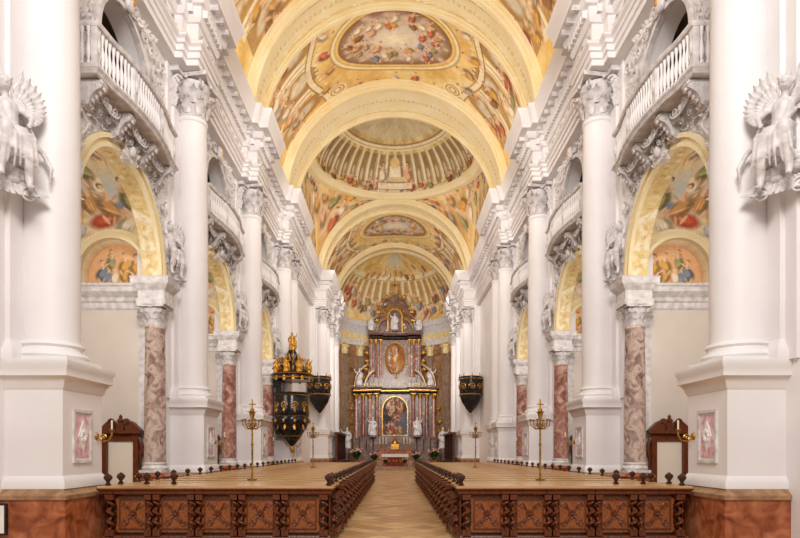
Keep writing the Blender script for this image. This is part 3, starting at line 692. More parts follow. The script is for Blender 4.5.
# ------------------------------------------------------------ entablature
def make_ent():
    t=thing('entablature','white entablature with dentils and deep cornice running along the left nave wall','cornice',(0,0,0),'entablatures of the nave')
    B=-6.05;path=[(B,8.6)]
    for y0,y1 in ((9.65,11.15),(16.85,18.35),(24.05,25.55),(31.25,34.95)): path+=[(B,y0-.35),(-5.85,y0-.35),(-5.85,y0),(-5.52,y0),(-5.52,y1),(-5.85,y1),(-5.85,y1+.35),(B,y1+.35)]
    path+=[(B,45.1),(-5.2,45.1),(-5.2,48.3),(-5.6,48.3),(-5.6,50.7),(-5.2,50.7),(-5.2,52.1),(-5.6,52.1),(-5.6,54.7),(-5.2,54.7),(-5.2,56.1),(-5.6,56.1),(-5.6,AY)]
    obj('architrave',MB().sweep(path,[(-.6,12.4),(.0,12.4),(.0,12.56),(.05,12.58),(.05,12.74),(.1,12.76),(.1,12.86),(.18,12.92),(.18,12.98),(0,13.0)]),M['white'],t)
    obj('frieze',MB().sweep(path,[(0,12.98),(0,13.6)]),M['white'],t)
    obj('cornice',MB().sweep(path,[(0,13.56),(.06,13.58),(.1,13.66),(.12,13.7),(.12,13.98),(.22,14.0),(.28,14.08),(.30,14.22),(.54,14.24),(.56,14.44),(.59,14.48),(.60,14.56),(.64,14.62),(.66,14.70),(.72,14.78),(.74,14.9),(-.6,14.92)]),M['white'],t)
    d=MB();m=MB();f=MB()
    for (x0,y0),(x1,y1) in zip(path,path[1:]):
        L=math.hypot(x1-x0,y1-y0);dx,dy=(x1-x0)/L,(y1-y0)/L;nx,ny=dy,-dx
        n=1 if abs(dx)>.5 else max(1,int(L/.2))
        for k in range(n):
            q=(k+.5)/n*L;cx,cy=x0+dx*q+nx*.18,y0+dy*q+ny*.18;d.box(cx-.06,cx+.06,cy-.06,cy+.06,13.76,13.98)
        if abs(dy)>.5:
            n=max(1,int(L/.5))
            for k in range(n):
                q=(k+.5)/n*L;cy=y0+dy*q
                m.box(x0+.2,x0+.5,cy-.075,cy+.075,14.08,14.24);m.scroll((x0+.44,cy,14.1),(1,0,0),(0,0,1),.055,1.1,.025,n=10)
            if L<.5: continue
            n=max(1,int(L/.5))
            for k in range(n):
                q=(k+.5)/n*L;cy=y0+dy*q;sg=1 if k%2 else -1
                f.scroll((x0+.03,cy,13.28),(0,1,0),(0,0,sg),.17,1.6,.022,n=18);f.leaf((x0+.02,cy+.18,13.15),(1,0,0),.24,.1,.3,(0,.5,1));f.leaf((x0+.02,cy-.1,13.1),(1,0,0),.24,.1,.3,(0,-.6,1))
    obj('dentil_course',d,M['white'],t,smooth=0);obj('modillion_course',m,M['stucco'],t);obj('frieze_relief',f,M['stucco'],t)
    obj('gilded_bead',MB().sweep(path,[(.15,12.98),(.18,12.98),(.18,13.0),(.15,13.0)]),M['goldstucco'],t)
    return t
ENT=make_ent()
dup(ENT,(0,0,0),'white entablature with dentils and deep cornice running along the right nave wall',(-1,1,1))
# ------------------------------------------------------------ apse
def arcplan(r,n=36,a0=PI,a1=0): return [(r*cos(a0+(a1-a0)*i/n),AY+r*sin(a0+(a1-a0)*i/n)) for i in range(n+1)]
struct('wall_back',MB().sweep(arcplan(6.0),[(0,0),(0,14.9)]),M['brownmarble'])
t=thing('apse_cornice','marble and gilt cornice curving round the apse below the golden half dome','cornice')
obj('cornice',MB().sweep(arcplan(5.98),[(0,12.4),(.1,12.45),(.12,12.9),(.05,13.0),(.05,13.7),(.2,13.9),(.3,14.2),(.55,14.4),(.6,14.9),(0,14.95)]),M['stucco'],t)
obj('gilded_band',MB().sweep(arcplan(5.9),[(0,12.95),(.06,12.95),(.06,13.6),(0,13.6)]),M['goldstucco'],t)
pl=thing('apse_pilaster','x','pilaster',(0,0,0),'marble pilasters of the apse')
obj('base',MB().box(-.45,.45,-.3,.1,0,2.7),M['altar'],pl);obj('shaft',MB().box(-.33,.33,-.2,.1,2.7,11.3),M['greymarble'],pl)
k=MB();capital(k,.32,1.1,11.3);obj('capital',k,M['goldstucco'],pl)
for n_,a in enumerate((12,30,52,128,150,168)):
    a=math.radians(a);dup(pl,(5.9*cos(a),AY+5.9*sin(a),0),f"brown marble pilaster with gilded capital in the apse, {['first from the right','second from the right','third from the right','third from the left','second from the left','first from the left'][n_]}",None,a-PI/2)
kill(pl)
for i,(y,z) in enumerate(((46.6,.15),(47.0,.3),(57.8,.45),(58.2,.6))):
    tag(obj('altar_step',MB().box(-5.2,5.2,y,63,z-.15 if i else 0,z),M['tanmarble']),f"tan marble step across the choir, {['lowest','second','third','topmost'][i]} below the high altar",'step')
# ------------------------------------------------------------ high altar
def plain_painting(name,w,h,seed,oval=False):
    def pt(u,v):
        r=random.Random(seed);c=Cv(u,v,(.30,.24,.24),(.48,.40,.39),(.44,.48,.56),1.1,seed)
        if oval: c=Cv(u,v,(.58,.30,.15),(.72,.44,.22),(.82,.62,.36),1,seed)
        for k in range(18):c.fig(r.uniform(-w*.35,w*.35),r.uniform(h*.1,h*.85),w*.26,PI/2,r)
        c.c*=.82
        if oval: c.ell(0,h*.5,w*.14,h*.2,0,(.88,.74,.52),.8)
        return c
    def pos(U,V):
        if oval: hw=w/2*np.sqrt(np.maximum(1-((V-h/2)/(h/2))**2,0));return U/(w/2)*hw,0*U,V
        hw=np.where(V>h-w/2,np.sqrt(np.maximum((w/2)**2-(V-(h-w/2))**2,0)),w/2);return U/(w/2)*hw,0*U,V
    return fmesh(name,np.linspace(-w/2,w/2,50),np.linspace(.001,h-.001,80),pos,pt)
A=thing('high_altar','towering grey-brown and red marble high altar with gilding, columns and paintings in the apse','altar',(0,61.2,0),None,(.96,1,1.05))
b=MB();
for (x0,x1,y0) in ((-4.2,-1.5,-.9),(1.5,4.2,-.9)): b.box(x0,x1,y0,.8,.6,1.4)
b.box(-1.6,1.6,-.5,.8,.6,2.7)
LC=((-4.1,.35),(-3.35,.1),(-2.65,-.1),(-1.9,-.35),(1.9,-.35),(2.65,-.1),(3.35,.1),(4.1,.35))
for x,y in LC:
    b.box(x-.3,x+.3,-.85+y,.4,1.4,2.6);b.box(x-.34,x+.34,-.9+y,.4,2.6,2.75);b.box(x-.34,x+.34,-.9+y,.4,1.3,1.45)
obj('base',b,M['altar'],A)
def sym(l): return l+[(-x,z) for x,z in l[::-1] if x!=0]
b=MB().plate([sym([(-4.3,.6),(-4.4,3),(-4.2,5),(-4.3,7.0),(-3.5,7.9),(-2.9,8.6),(-2.7,10),(-2.8,12.4),(-2.1,13.2),(-1.7,13.9),(-1.6,14.6),(-1.25,15.5),(-.8,16.1),(-.4,16.5),(0,16.8)])],lambda a,b_,d:(a,d,b_),.1,.9)
obj('back_wall',b,M['altar'],A)
def acol(x,y,z0,z1,r,par,m='altarcol'):
    c=obj('column',MB().lathe([(r*1.3,0),(r*1.35,.08),(r*1.1,.16),(r,.2),(r,(z1-z0)*.4),(r*.86,(z1-z0)-.5)],(x,y,z0),20),M[m],par)
    k=MB();capital(k,r*.9,.5,z1-.5,8,(x,y));obj('capital',k,M['gold'],c)
for x,y in LC: acol(x,y-.45,2.75,6.95,.2,A,'altarcol' if abs(x) in (1.9,3.35) else 'redcol')
e=[(-4.4,.1),(-4.4,-.4),(-3.7,-.4),(-3.7,-.65),(-2.98,-.65),(-2.98,-.85),(-2.25,-.85),(-2.25,-1.1),(-1.5,-1.1),(-1.5,-.15),(1.5,-.15),(1.5,-1.1),(2.25,-1.1),(2.25,-.85),(2.98,-.85),(2.98,-.65),(3.7,-.65),(3.7,-.4),(4.4,-.4),(4.4,.1)]
pr=lambda z:[(-.3,z),(0,z),(.0,z+.16),(.05,z+.19),(.0,z+.25),(.0,z+.42),(.06,z+.48),(.12,z+.56),(.16,z+.6),(.16,z+.7),(-.6,z+.72)]
m1=MB().sweep(e,pr(6.95));m1.plate([e],lambda a,b_,d:(a,b_,d),6.96,7.62);obj('lower_entablature',m1,M['altar'],A)
obj('gilded_frieze',MB().sweep(e,[(.02,7.25),(.03,7.25),(.03,7.32),(.02,7.32)]),M['gold'],A)
pd=MB();pg=MB()
for s in (-1,1):
    a0,a1=(0,1.15) if s>0 else (PI,PI-1.15)
    for (cx,cz,r,d0) in ((1.9,7.62,2.2,-.8),(1.4,7.62,1.6,-.95),(.9,12.95,1.6,-.5),(.5,12.95,1.25,-.6),(.3,15.3,.95,-.3)):
        pd.arc(r,r+.15,d0,.2,cz,mpx,c0=s*cx,a0=a0,a1=a1,n=14);pg.arc(r+.15,r+.18,d0-.03,d0+.08,cz,mpx,c0=s*cx,a0=a0,a1=a1,n=14)
        pg.scroll((s*cx+(r+.05)*cos(a1),d0,cz+(r+.05)*sin(a1)),(s,0,0),(0,0,1),.18,1.4,.04)
obj('broken_pediments',pd,M['altar'],A);obj('gilded_pediment_edges',pg,M['gold'],A)
for x in (-2.5,-2.0,-1.5,1.5,2.0,2.5): acol(x,-.35,8.5,12.2,.14,A,'redcol' if abs(x)!=2.0 else 'altarcol')
b=MB()
for x in (-2.5,-2.0,-1.5,1.5,2.0,2.5): b.box(x-.2,x+.2,-.55,.2,7.6,8.5)
b.box(-1.3,1.3,-.2,.2,7.6,8.4);obj('upper_base',b,M['altar'],A)
e2=[(-2.75,.1),(-2.75,-.4),(-2.25,-.4),(-2.25,-.55),(-1.3,-.55),(-1.3,-.1),(1.3,-.1),(1.3,-.55),(2.25,-.55),(2.25,-.4),(2.75,-.4),(2.75,.1)]
m2=MB().sweep(e2,pr(12.2));m2.plate([e2],lambda a,b_,d:(a,b_,d),12.21,12.88);obj('upper_entablature',m2,M['altar'],A)
f=MB().box(-1.36,1.36,-.04,.1,2.92,2.98).arc(1.3,1.35,-.06,.1,5.4,mpx,n=24);
for s in (-1,1): f.box(min(s*1.3,s*1.35),max(s*1.3,s*1.35),-.06,.1,2.85,5.4)
fr=obj('painting_frame',f,M['gold'],A);o=obj('altarpiece',plain_painting('altarpiece',2.6,3.8,41),None,fr);o.location=(0,.02,2.95)
f=MB()
for i in range(40):
    a=2*PI*i/40;a2=2*PI*(i+1)/40;f.tube([(1.0*cos(a),-.1,10.4+1.45*sin(a)),(1.0*cos(a2),-.1,10.4+1.45*sin(a2))],.07,6)
for i in range(36):
    a=2*PI*i/36;f.leaf((1.05*cos(a),-.1,10.4+1.5*sin(a)),(0,-1,0),.18,.1,.4,(cos(a),0,sin(a)))
fr=obj('oval_frame',f,M['gold'],A);o=obj('oval_painting',plain_painting('oval_painting',1.95,2.85,43,oval=True),None,fr);o.location=(0,-.06,8.97)
v=MB();vs_=MB();rr_=random.Random(17)
for s in (-1,1):
    for (x,z,q) in ((3.4,8.5,.28),(3.05,9.3,.24),(2.95,10.1,.22),(2.95,10.9,.2),(3.0,11.7,.2),(4.55,5.5,.24),(4.65,4.2,.28),(4.6,3.3,.26),(1.9,14.0,.28),(1.75,14.8,.26),(1.4,15.6,.24),(.9,16.3,.22),(.4,16.8,.16)):
        v.scroll((s*x,-.2,z),(s,0,0),(0,0,1),q,1.6,.05)
        for kk in range(3): v.leaf((s*x,-.25,z),(0,-1,0),q*1.3,q*.5,.3,(s*cos(kk),0,sin(kk+.5)))
    for k in range(14): v.ell((s*(1.5+.04*sin(k)),-.2,3.1+k*.26),(.05,.05,.06),8,6)
    for k in range(12): v.ell((s*(1.22+.04*sin(k)),-.05,8.8+k*.26),(.045,.05,.05),8,6)
for k in range(170):
    z=rr_.uniform(2.9,15.8);hw=4.1 if z<7 else (2.6 if z<12.8 else 1.4);x=rr_.uniform(-hw,hw)
    if (abs(x)<1.45 and 2.9<z<6.9) or (abs(x)<1.25 and 8.8<z<12) or (abs(x)<.7 and z>13): continue
    tgt=v if k%2==0 else vs_
    tgt.scroll((x,.06,z),(1 if k%2 else -1,0,0),(0,0,1),rr_.uniform(.1,.2),1.5,.03,n=12);tgt.leaf((x,.04,z),(0,-1,0),.28,.12,.3,(rr_.uniform(-1,1),0,rr_.uniform(-.5,1)))
for k in range(24):
    x=-3.9+k*.34
    if abs(x)>1.4: vs_.ell((x,-.6 if abs(x)<3 else -.3,7.85),(.1,.08,.17),8,6)
obj('gilded_volutes',v,M['gold'],A);obj('stucco_carving',vs_,M['goldstucco'],A)
f=MB().arc(.7,.8,-.3,.1,14.4,mpx,n=20)
for s in (-1,1): f.box(min(s*.7,s*.8),max(s*.7,s*.8),-.3,.1,13.0,14.4)
for i in range(25):
    a=PI*i/24;l=.7 if i%2 else .45;f.tube([(.8*cos(a),-.1,14.4+.8*sin(a)),((.9+l)*cos(a),-.1,14.4+(.9+l)*sin(a))],[.045,.01],5)
obj('crowning_niche',f,M['gold'],A)
obj('cross',MB().box(-.07,.07,-.05,.05,16.6,18.2).box(-.45,.45,-.05,.05,17.45,17.6),M['gold'],A)
obj('tabernacle',MB().box(-.4,.4,-1.1,-.5,1.6,2.1).lathe([(.38,2.1),(.4,2.2),(.3,2.4),(.16,2.6),(.07,2.75),(.03,2.9),(0,2.95)],(0,-.7,0),20),M['gold'],A)
obj('mensa',MB().box(-1.7,1.7,-1.5,-.5,.6,1.5).box(-1.8,1.8,-1.6,-.5,1.5,1.62),M['redmarble'],A)
for n_,(x,y,z,k,me,lb) in enumerate(((-4.75,59.6,1.75,1.15,STW,'white robed saint statue at the left flank of the high altar'),(4.75,59.6,1.75,1.15,STW,'white robed saint statue at the right flank of the high altar'),
    (-2.2,59.7,3.05,1.0,STW,'white robed statue between the left columns of the high altar'),(2.2,59.7,3.05,1.0,STW,'white robed statue between the right columns of the high altar'),
    (-3.6,60.7,8.15,.95,STW,'white robed statue on the left end of the lower altar cornice'),(3.6,60.7,8.15,.95,STW,'white robed statue on the right end of the lower altar cornice'),
    (-2.4,60.7,13.7,.75,STW,'white statue on the left corner of the upper altar cornice'),(2.4,60.7,13.7,.75,STW,'white statue on the right corner of the upper altar cornice'),
    (0,61.0,13.8,.95,STW,'white statue in the golden niche crowning the high altar'))):
    q=thing('saint_statue',lb,'statue',(x,y,z),None,(k if x<=0 else -k,k,k));obj('figure',me,None,q);obj('plinth',MB().box(-.33,.33,-.28,.28,-.16,.02) if z>2 else MB().box(-.38,.38,-.38,.38,-1.0,.02),M['altar'],q)
cd=None
for i,x in enumerate((-1.5,-1.2,-.9,.9,1.2,1.5)):
    lb=f"tall white candle in a gilt holder on the high altar, {['first','second','third','fourth','fifth','sixth'][i]} from the left"
    if cd is None:
        cd=thing('altar_candlestick',lb,'candlestick',(x,60.0,1.7),'candlesticks on the high altar')
        obj('holder',MB().lathe([(.1,0),(.1,.04),(.03,.1),(.05,.25),(.02,.4),(.06,.5),(.02,.52)],n=12),M['gold'],cd);obj('candle',MB().lathe([(.035,.5),(.035,1.2),(.0,1.23)],n=10),M['wax'],cd)
    else: dup(cd,(x,60.0,1.7),lb)
t=thing('altar_table','small freestanding altar table with red front and white cloth in the choir','altar',(0,49.5,.3))
obj('body',MB().box(-.95,.95,-.4,.4,0,.9),M['red'],t);obj('cloth',MB().box(-1.1,1.1,-.5,.5,.9,.97).box(-1.1,1.1,-.51,-.5,.72,.97),M['linen'],t)
g=MB()
for x in (-.6,0,.6):
    for s in (-1,1): g.scroll((x+s*.12,-.41,.4),(s,0,0),(0,0,1),.12,1.2,.025)
obj('gilded_ornament',g,M['gold'],t)
t=thing('carpet','red carpet lying before the high altar steps','carpet',(0,0,0));obj('pile',MB().box(-1.1,1.1,50.5,57.6,.3,.32),M['red'],t)
pp=None
for i,(x,y,q) in enumerate(((-1.7,48.6,1.2),(1.7,48.6,1.2),(-3.1,48.2,1.5),(3.1,48.2,1.5),(-.8,48.0,.7),(.8,48.0,.7))):
    lb=['leafy green potted plant just left of the small altar table','leafy green potted plant just right of the small altar table','tallest leafy potted plant, far left of the altar table','tallest leafy potted plant, far right of the altar table','small potted plant before the left corner of the altar table','small potted plant before the right corner of the altar table'][i]
    if pp is None:
        pp=thing('potted_plant',lb,'plant',(x,y,.3),'potted plants before the altar',(q,q,q))
        obj('pot',MB().lathe([(.15,0),(.22,.3),(.24,.32),(.2,.32)],n=16),M['tanmarble'],pp)
        l=MB()
        for k in range(90):
            a=R.uniform(0,2*PI);l.leaf((.05*cos(a),.05*sin(a),.28),(cos(a),sin(a),0),R.uniform(.35,.75),.13,R.uniform(.1,.8))
        obj('leaves',l,M['green'],pp)
        l=MB()
        for k in range(14):l.ell((R.uniform(-.3,.3),R.uniform(-.3,.3),R.uniform(.6,.95)),.05,8,6)
        obj('blossoms',l,M['flower'],pp)
    else: dup(pp,(x,y,.3),lb,(q,q,q))
def stall(s):
    t=thing('choir_stall',f'dark carved choir stall along the {side(s)} wall of the choir','stall',(s*4.75,0,.3),'choir stalls')
    b=MB().box(-.08,.08,48.4,55.6,0,2.6);b.box(-.3,.3,48.3,55.7,2.6,2.75);obj('high_back',b,M['wood'],t)
    cm=mkmesh('colonnette',MB().lathe([(.07,0),(.05,.2),(.06,1.2),(.05,2.3),(.08,2.6)],n=10),M['darkwood'])
    for k in range(9): o=obj('colonnette',cm,None,t);o.location=(-s*.12,48.5+k*.88,0)
    obj('seat_row',MB().box(min(-s*.9,-s*.1),max(-s*.9,-s*.1),48.4,55.6,0,.5),M['darkwood'],t)
    obj('front_desk',MB().box(min(-s*1.1,-s*.95),max(-s*1.1,-s*.95),48.4,55.6,0,1.0),M['darkwood'],t)
stall(-1);stall(1)
# ------------------------------------------------------------ pulpit
t=thing('pulpit','black marble and gold pulpit with statue-crowned canopy hanging on the left pier','pulpit',(-5.25,30.6,0))
zs=lambda z:1.45+(z-1.45)*1.15
obj('basket',MB().lathe([(.08,1.75),(.22,1.9),(.45,2.15),(.75,2.6),(.88,2.9),(.82,3.05),(.86,3.1),(.84,3.4),(.8,3.95),(.88,4.0),(.9,4.1),(.76,4.1),(.74,3.2)],n=24).zmap(zs),M['black'],t)
g=MB().lathe([(.0,1.45),(.08,1.5),(.12,1.65),(.08,1.78),(.1,1.85)],n=16)
for z,r in ((3.07,.83),(3.98,.87),(2.2,.48)): g.lathe([(r,z-.02),(r+.035,z),(r,z+.025)],n=28)
for k in range(10):
    a=k*PI/5;d=(cos(a),sin(a),0);g.leaf((.35*d[0],.35*d[1],2.05),d,.8,.14,.6);g.scroll((.84*d[0],.84*d[1],3.52),(-d[1],d[0],0),(0,0,1),.18,1.6,.024)
    g.ell((.86*d[0],.86*d[1],3.3),(.06,.06,.1),8,6);g.ell((.9*d[0],.9*d[1],2.85),(.07,.07,.09),8,6);g.leaf((.77*d[0],.77*d[1],2.75),d,.4,.12,.3,(0,0,-1))
obj('gilded_relief',g.zmap(zs),M['gold'],t)
obj('back_panel',MB().box(-.8,-.5,-.3,.75,2.4,5.3),M['black'],t)
obj('canopy',MB().lathe([(.3,5.2),(.98,5.12),(1.05,5.2),(1.02,5.35),(1.08,5.42),(.92,5.5),(.72,5.72),(.5,6.0),(.32,6.35),(.2,6.65),(0,6.75)],n=24),M['black'],t)
g=MB().lathe([(1.03,5.18),(1.07,5.22),(1.03,5.27)],n=28).lathe([(1.07,5.40),(1.1,5.42),(1.06,5.45)],n=28)
for k in range(14):
    a=k*PI/7;d=(cos(a),sin(a),0);g.leaf((1.03*d[0],1.03*d[1],5.3),d,.32,.14,.15,(0,0,-1));g.scroll((.86*d[0],.86*d[1],5.66),d,(0,0,1),.15,1.5,.028)
    g.leaf((.58*d[0],.58*d[1],5.88),d,.42,.08,.3);g.leaf((.34*d[0],.34*d[1],6.25),d,.35,.07,.4)
for k in range(7):
    a=k*2*PI/7+.2;d=(cos(a),sin(a),0);g.scroll((.55*d[0],.55*d[1],6.15),d,(0,0,1),.16,1.4,.035)
obj('gilded_tracery',g,M['gold'],t)
q=thing('saint_statue','gilded figure standing on top of the pulpit canopy','statue',(-5.25,30.6,6.68),None,(.5,.5,.5));obj('figure',STG,None,q)
for k,(dx,dy) in enumerate(((.85,-.2),(.45,-.75),(-.15,-.88),(-.7,-.5))):
    q=thing('saint_statue',f"small gilded figure on the {['right','front right','front left','left'][k]} rim of the pulpit canopy",'statue',(-5.25+dx,30.6+dy,5.48),None,(.4,.4,.4));obj('figure',STG,None,q)
for s in (-1,1):
    t=thing('oratory_box',f'dark bowed oratory balcony with gilt trim on the {side(s)} crossing pier','balcony',(s*5.5,43.7,0),'dark oratory balconies',(-s,1,1))
    obj('parapet',MB().lathe([(.1,4.3),(.4,4.6),(.8,5.1),(1.0,5.6),(1.0,6.7),(1.08,6.75),(1.08,6.9),(.95,6.9)],n=20,sx=.8),M['black'],t)
    g=MB()
    for z,r in ((5.6,1.0),(6.72,1.06)): g.lathe([(r,z-.04),(r+.05,z),(r,z+.05)],n=24,sx=.82)
    for k in range(8):
        a=k*PI/4;g.scroll((.82*cos(a),1.02*sin(a),6.15),(-sin(a),cos(a),0),(0,0,1),.25,1.4,.04);g.leaf((.4*cos(a),.5*sin(a),4.8),(cos(a),sin(a),0),.8,.25,.5)
        g.lathe([(.06,0),(.04,.15),(0,.3)],(.8*cos(a),1.0*sin(a),6.9),8)
    obj('gilded_trim',g,M['gold'],t)
# ------------------------------------------------------------ pews
def twist(mb,x,y,z0,z1,r=.045,amp=.022,turns=3.5,n=10):
    k=34;vs=[];fs=[]
    for i in range(k+1):
        t=i/k;a=turns*2*PI*t;cx=x+amp*cos(a);cy=y+amp*sin(a)
        for j in range(n):
            b=2*PI*j/n;vs.append((cx+r*cos(b),cy+r*sin(b),z0+.1+(z1-z0-.2)*t))
    for i in range(k):
        for j in range(n):
            q=(j+1)%n;fs.append((i*n+j,i*n+q,(i+1)*n+q,(i+1)*n+j))
    mb.add(vs,fs);mb.box(x-r*1.6,x+r*1.6,y-r*1.6,y+r*1.6,z0,z0+.1);mb.box(x-r*1.6,x+r*1.6,y-r*1.6,y+r*1.6,z1-.09,z1);return mb
Lp=3.9
def make_pew():
    t=thing('pew','x','pew',(0,0,0),'carved oak pews')
    obj('desk_panel',MB().box(.06,Lp-.06,.02,.07,.12,.91).box(.06,Lp-.06,.0,.09,.05,.15),M['wood'],t)
    l=MB().box(-.04,Lp+.04,-.06,.3,.935,.97);obj('book_ledge',l,M['ledge'],t,label='polished pale book ledge')
    obj('ledge_moulding',MB().sweep(rect(-.03,Lp+.03,-.04,.22),[(-.02,.88),(.0,.89),(.02,.92),(.02,.935),(0,.935)],True),M['darkwood'],t)
    obj('seat',MB().box(.06,Lp-.06,.4,.78,.43,.47),M['ledge'],t)
    pr=[(-.06,0),(.78,0),(.78,.3),(.7,.42),(.74,.55),(.62,.66),(.45,.7),(.38,.8),(.36,.93),(-.06,.93)]
    em=mkmesh('end_panel',MB().plate([pr],yzm,-.035,.035),M['darkwood'],30)
    c=MB()
    for (y,z,q,d) in ((.15,.72,.12,1),(.2,.42,.14,-1),(.48,.5,.11,1),(.5,.22,.12,-1),(.2,.18,.1,1)): c.scroll((-.045,y,z),(0,d,0),(0,0,1),q,1.5,.024)
    for k in range(6): c.leaf((-.03,.25+.05*k,.3+.05*k),(-1,0,0),.2,.1,.3,(0,cos(k),sin(k)))
    cm=mkmesh('end_carving',c,M['panelwood'])
    km=mkmesh('finial',MB().lathe([(.03,0),(.055,.02),(.03,.05),(.025,.065),(.065,.11),(.06,.15),(.02,.18),(.0,.19)],n=12),M['darkwood'])
    tm=mkmesh('twisted_column',twist(MB(),0,0,.05,.93,.045,.034,3),M['wood'])
    for x,mir in ((.0,1),(Lp,-1)):
        e=obj('end_panel',em,None,t);e.location=(x,0,0);g=obj('end_carving',cm,None,e);g.scale=(mir,1,1)
        o=obj('twisted_column',tm,None,t);o.location=(x-.1*mir,-.02,0)
        o=obj('finial',km,None,t);o.location=(x,.09,.965)
    return t
pew=make_pew();first=True
NUM=['first','second','third','fourth','fifth','sixth','seventh','eighth','ninth','tenth','eleventh','twelfth','thirteenth','fourteenth','fifteenth','sixteenth','seventeenth','eighteenth','nineteenth','twentieth','twenty-first','twenty-second']
for s in (-1,1):
    for k in range(21):
        lab=f'carved oak pew with pale ledge, {NUM[k]} behind the front screen in the {side(s)} block';loc=(s*1.17,11.8+k*.93,0)
        if first: pew['label']=lab;pew.location=loc;pew.scale=(s,1,1);first=False
        else: dup(pew,loc,lab,(s,1,1))
tm=mkmesh('twisted_column',twist(MB(),0,0,.1,.82,.046,.038,3),M['wood'])
pm=MB().plate([[(-.27,.15),(.27,.15),(.31,.21),(.28,.31),(.28,.62),(.31,.72),(.27,.78),(-.27,.78),(-.31,.72),(-.28,.62),(-.28,.31),(-.31,.21)]],lambda a,b_,d:(a,d,b_),-.03,.0);pm=mkmesh('carved_panel',pm,M['panelwood'],30)
rm=MB()
for ss in (-1,1):
    for zz in (1,-1):
        rm.scroll((ss*.13,-.035,.465+zz*.14),(ss,0,0),(0,0,zz),.065,1.5,.011);rm.leaf((ss*.05,-.03,.465+zz*.06),(0,-1,0),.13,.045,.3,(ss*.6,0,zz))
for k in range(8): rm.leaf((0,-.03,.465),(0,-1,0),.1,.05,.3,(cos(k*PI/4),0,sin(k*PI/4)))
rm.ell((0,-.05,.465),.03,8,6)
for (a,b_,c_,d_) in ((-.24,.24,.2,.22),(-.24,.24,.72,.74),(-.24,-.22,.2,.74),(.22,.24,.2,.74)): rm.box(a,b_,-.05,-.03,c_,d_)
rm=mkmesh('relief',rm,M['wood'])
km=mkmesh('finial',MB().lathe([(.035,0),(.06,.02),(.03,.05),(.03,.07),(.075,.13),(.07,.17),(.02,.21),(0,.22)],n=14),M['darkwood'])
for s in (-1,1):
    t=thing('pew_screen',f'carved oak front screen with twisted columns closing the {side(s)} pew block','pew screen',(s*1.17,10.6,0),'pew front screens',(s,1,1))
    obj('base_rail',MB().box(-.02,Lp+.04,-.1,.12,0,.1).sweep(rect(-.02,Lp+.04,-.1,.12),[(0,.1),(.03,.05),(.03,0)],True),M['wood'],t)
    obj('frame',MB().box(0,Lp,.0,.08,.1,.9),M['darkwood'],t)
    tr=MB().sweep(rect(-.04,Lp+.06,-.12,.12),[(0,.82),(.02,.84),(.02,.88),(.06,.91),(.06,.93),(-.1,.935)],True);tr.box(-.04,Lp+.06,-.12,.12,.82,.93);obj('top_rail',tr,M['wood'],t)
    obj('deck',MB().box(-.1,Lp+.12,-.14,1.0,.93,.97),M['ledge'],t,label='wide polished tan deck')
    obj('end_panel',MB().box(-.02,.03,.0,.95,0,.93),M['wood'],t)
    obj('end_panel',MB().box(Lp-.03,Lp+.02,.0,.95,0,.93),M['wood'],t)
    for yy in (.3,.6,.9):
        o=obj('twisted_column',tm,None,t);o.location=(-.07,yy,0)
    n=5
    for k in range(n+1):
        x=.08+(Lp-.16)*k/n
        for dx in ((0,) if k in(0,n) else (-.06,.06)): o=obj('twisted_column',tm,None,t);o.location=(x+dx,-.065,0)
        if k<n:
            o=obj('carved_panel',pm,None,t);o.location=(x+(Lp-.16)/n/2,0,0);q=obj('relief',rm,None,o)
    for x,y in ((.0,.0),(Lp,.0),(Lp,.5),(0,.5),(Lp-.5,.45),(Lp-1.0,.45)): o=obj('finial',km,None,t);o.location=(x,y,.97)
st=None
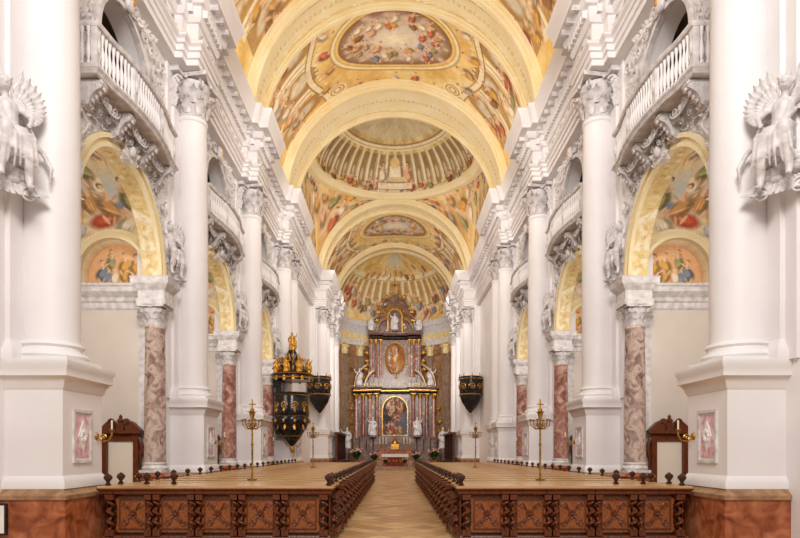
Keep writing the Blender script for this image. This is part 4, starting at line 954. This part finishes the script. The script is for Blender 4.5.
for i,(x,y) in enumerate(((-2.95,12.4),(3.0,12.4),(-2.95,21.6),(2.9,21.6))):
    lb=['ornate brass standard rising from the near left pews','ornate brass standard rising from the near right pews','brass standard rising from the left pews farther back','brass standard rising from the right pews farther back'][i]
    if st is None:
        st=thing('brass_standard',lb,'candelabrum',(x,y,.97),'brass standards among the pews')
        obj('pole',MB().lathe([(.1,0),(.1,.03),(.03,.06),(.02,.1),(.02,.7),(.034,.74),(.02,.78),(.018,1.2),(.034,1.24),(.014,1.3),(.014,1.5)],n=12),M['brass'],st)
        a=MB()
        for k in range(6):
            an=k*PI/3;d=Vector((cos(an),sin(an),0));a.tube([Vector((0,0,1.1)),d*.1+Vector((0,0,1.06)),d*.19+Vector((0,0,1.14)),d*.2+Vector((0,0,1.24))],.012,6);a.lathe([(.01,0),(.04,.02),(.01,.03)],(d.x*.2,d.y*.2,1.24),8)
            a.leaf((d.x*.02,d.y*.02,1.26),d,.22,.07,.4);a.scroll(d*.08+Vector((0,0,1.14)),d,(0,0,1),.05,1.3,.009,n=12)
        obj('branches',a,M['brass'],st)
        c=MB().ell((0,0,1.44),(.05,.05,.06),8,6);c.box(-.013,.013,-.013,.013,1.42,1.68);c.box(-.07,.07,-.012,.012,1.56,1.585);obj('cross_finial',c,M['gold'],st)
        cm=mkmesh('candle',MB().lathe([(.01,0),(.01,.08),(0,.09)],n=6),M['wax'])
        for k in range(6):
            an=k*PI/3;o=obj('candle',cm,None,st);o.location=(.2*cos(an),.2*sin(an),1.27)
    else: dup(st,(x,y,.97),lb)
t=thing('framed_notice','small framed white notice at the foot of the nearest left pier','notice',(-6.33,9.53,.25))
obj('frame',MB().box(-.17,.17,-.03,.02,0,.5),M['black'],t);obj('sheet',MB().box(-.14,.14,-.035,-.03,.03,.47),M['linen'],t)
# ------------------------------------------------------------ light
w=bpy.data.worlds.new('World');SC.world=w;w.use_nodes=True;bg=w.node_tree.nodes['Background'];bg.inputs[0].default_value=(1,.97,.945,1);bg.inputs[1].default_value=.5
def area(name,loc,d,sx,sy,e,c=(1,.955,.90),spread=180):
    l=bpy.data.lights.new(name,'AREA');l.shape='RECTANGLE';l.size=sx;l.size_y=sy;l.energy=e;l.color=c;l.spread=math.radians(spread)
    o=bpy.data.objects.new(name,l);COL.objects.link(o);o.location=loc;o.rotation_euler=Vector(d).to_track_quat('-Z','Y').to_euler();return o
area('front_fill',(0,-1,12),(0,1,-.15),5,4,1900)
for y in (12,20,27.5,35,43): area('nave_fill',(0,y,13.5),(0,1,-.45),4,1.5,310)
area('choir_fill',(0,42,9.5),(0,1,-.03),5,5,400,spread=70)
for s in (-1,1):
    for y,e in ((14,75),(21.2,105),(28.4,130),(37,95),(43,110),(52,115)):
        area('cornice_fill',(s*5.42,y,15.1),(-s*.7,0,.71),.25,5,e,(1,.95,.86))  # unseen strips above the cornice, added to brighten the vault
    for y in BAYS: area('chapel_fill',(s*8.6,y-2.3,5.5),(-s*.1,1,.1),2.2,3,115)  # added out of sight to light the far chapel walls
cam=bpy.data.cameras.new('Camera');co=bpy.data.objects.new('Camera',cam);COL.objects.link(co);co.location=(0,0,1.6);co.rotation_euler=(PI/2,0,0)
cam.sensor_width=36;cam.lens=27;cam.shift_x=5/800;cam.shift_y=181/800;cam.clip_end=200;SC.camera=co
SC.view_settings.view_transform='Standard';SC.view_settings.look='None'
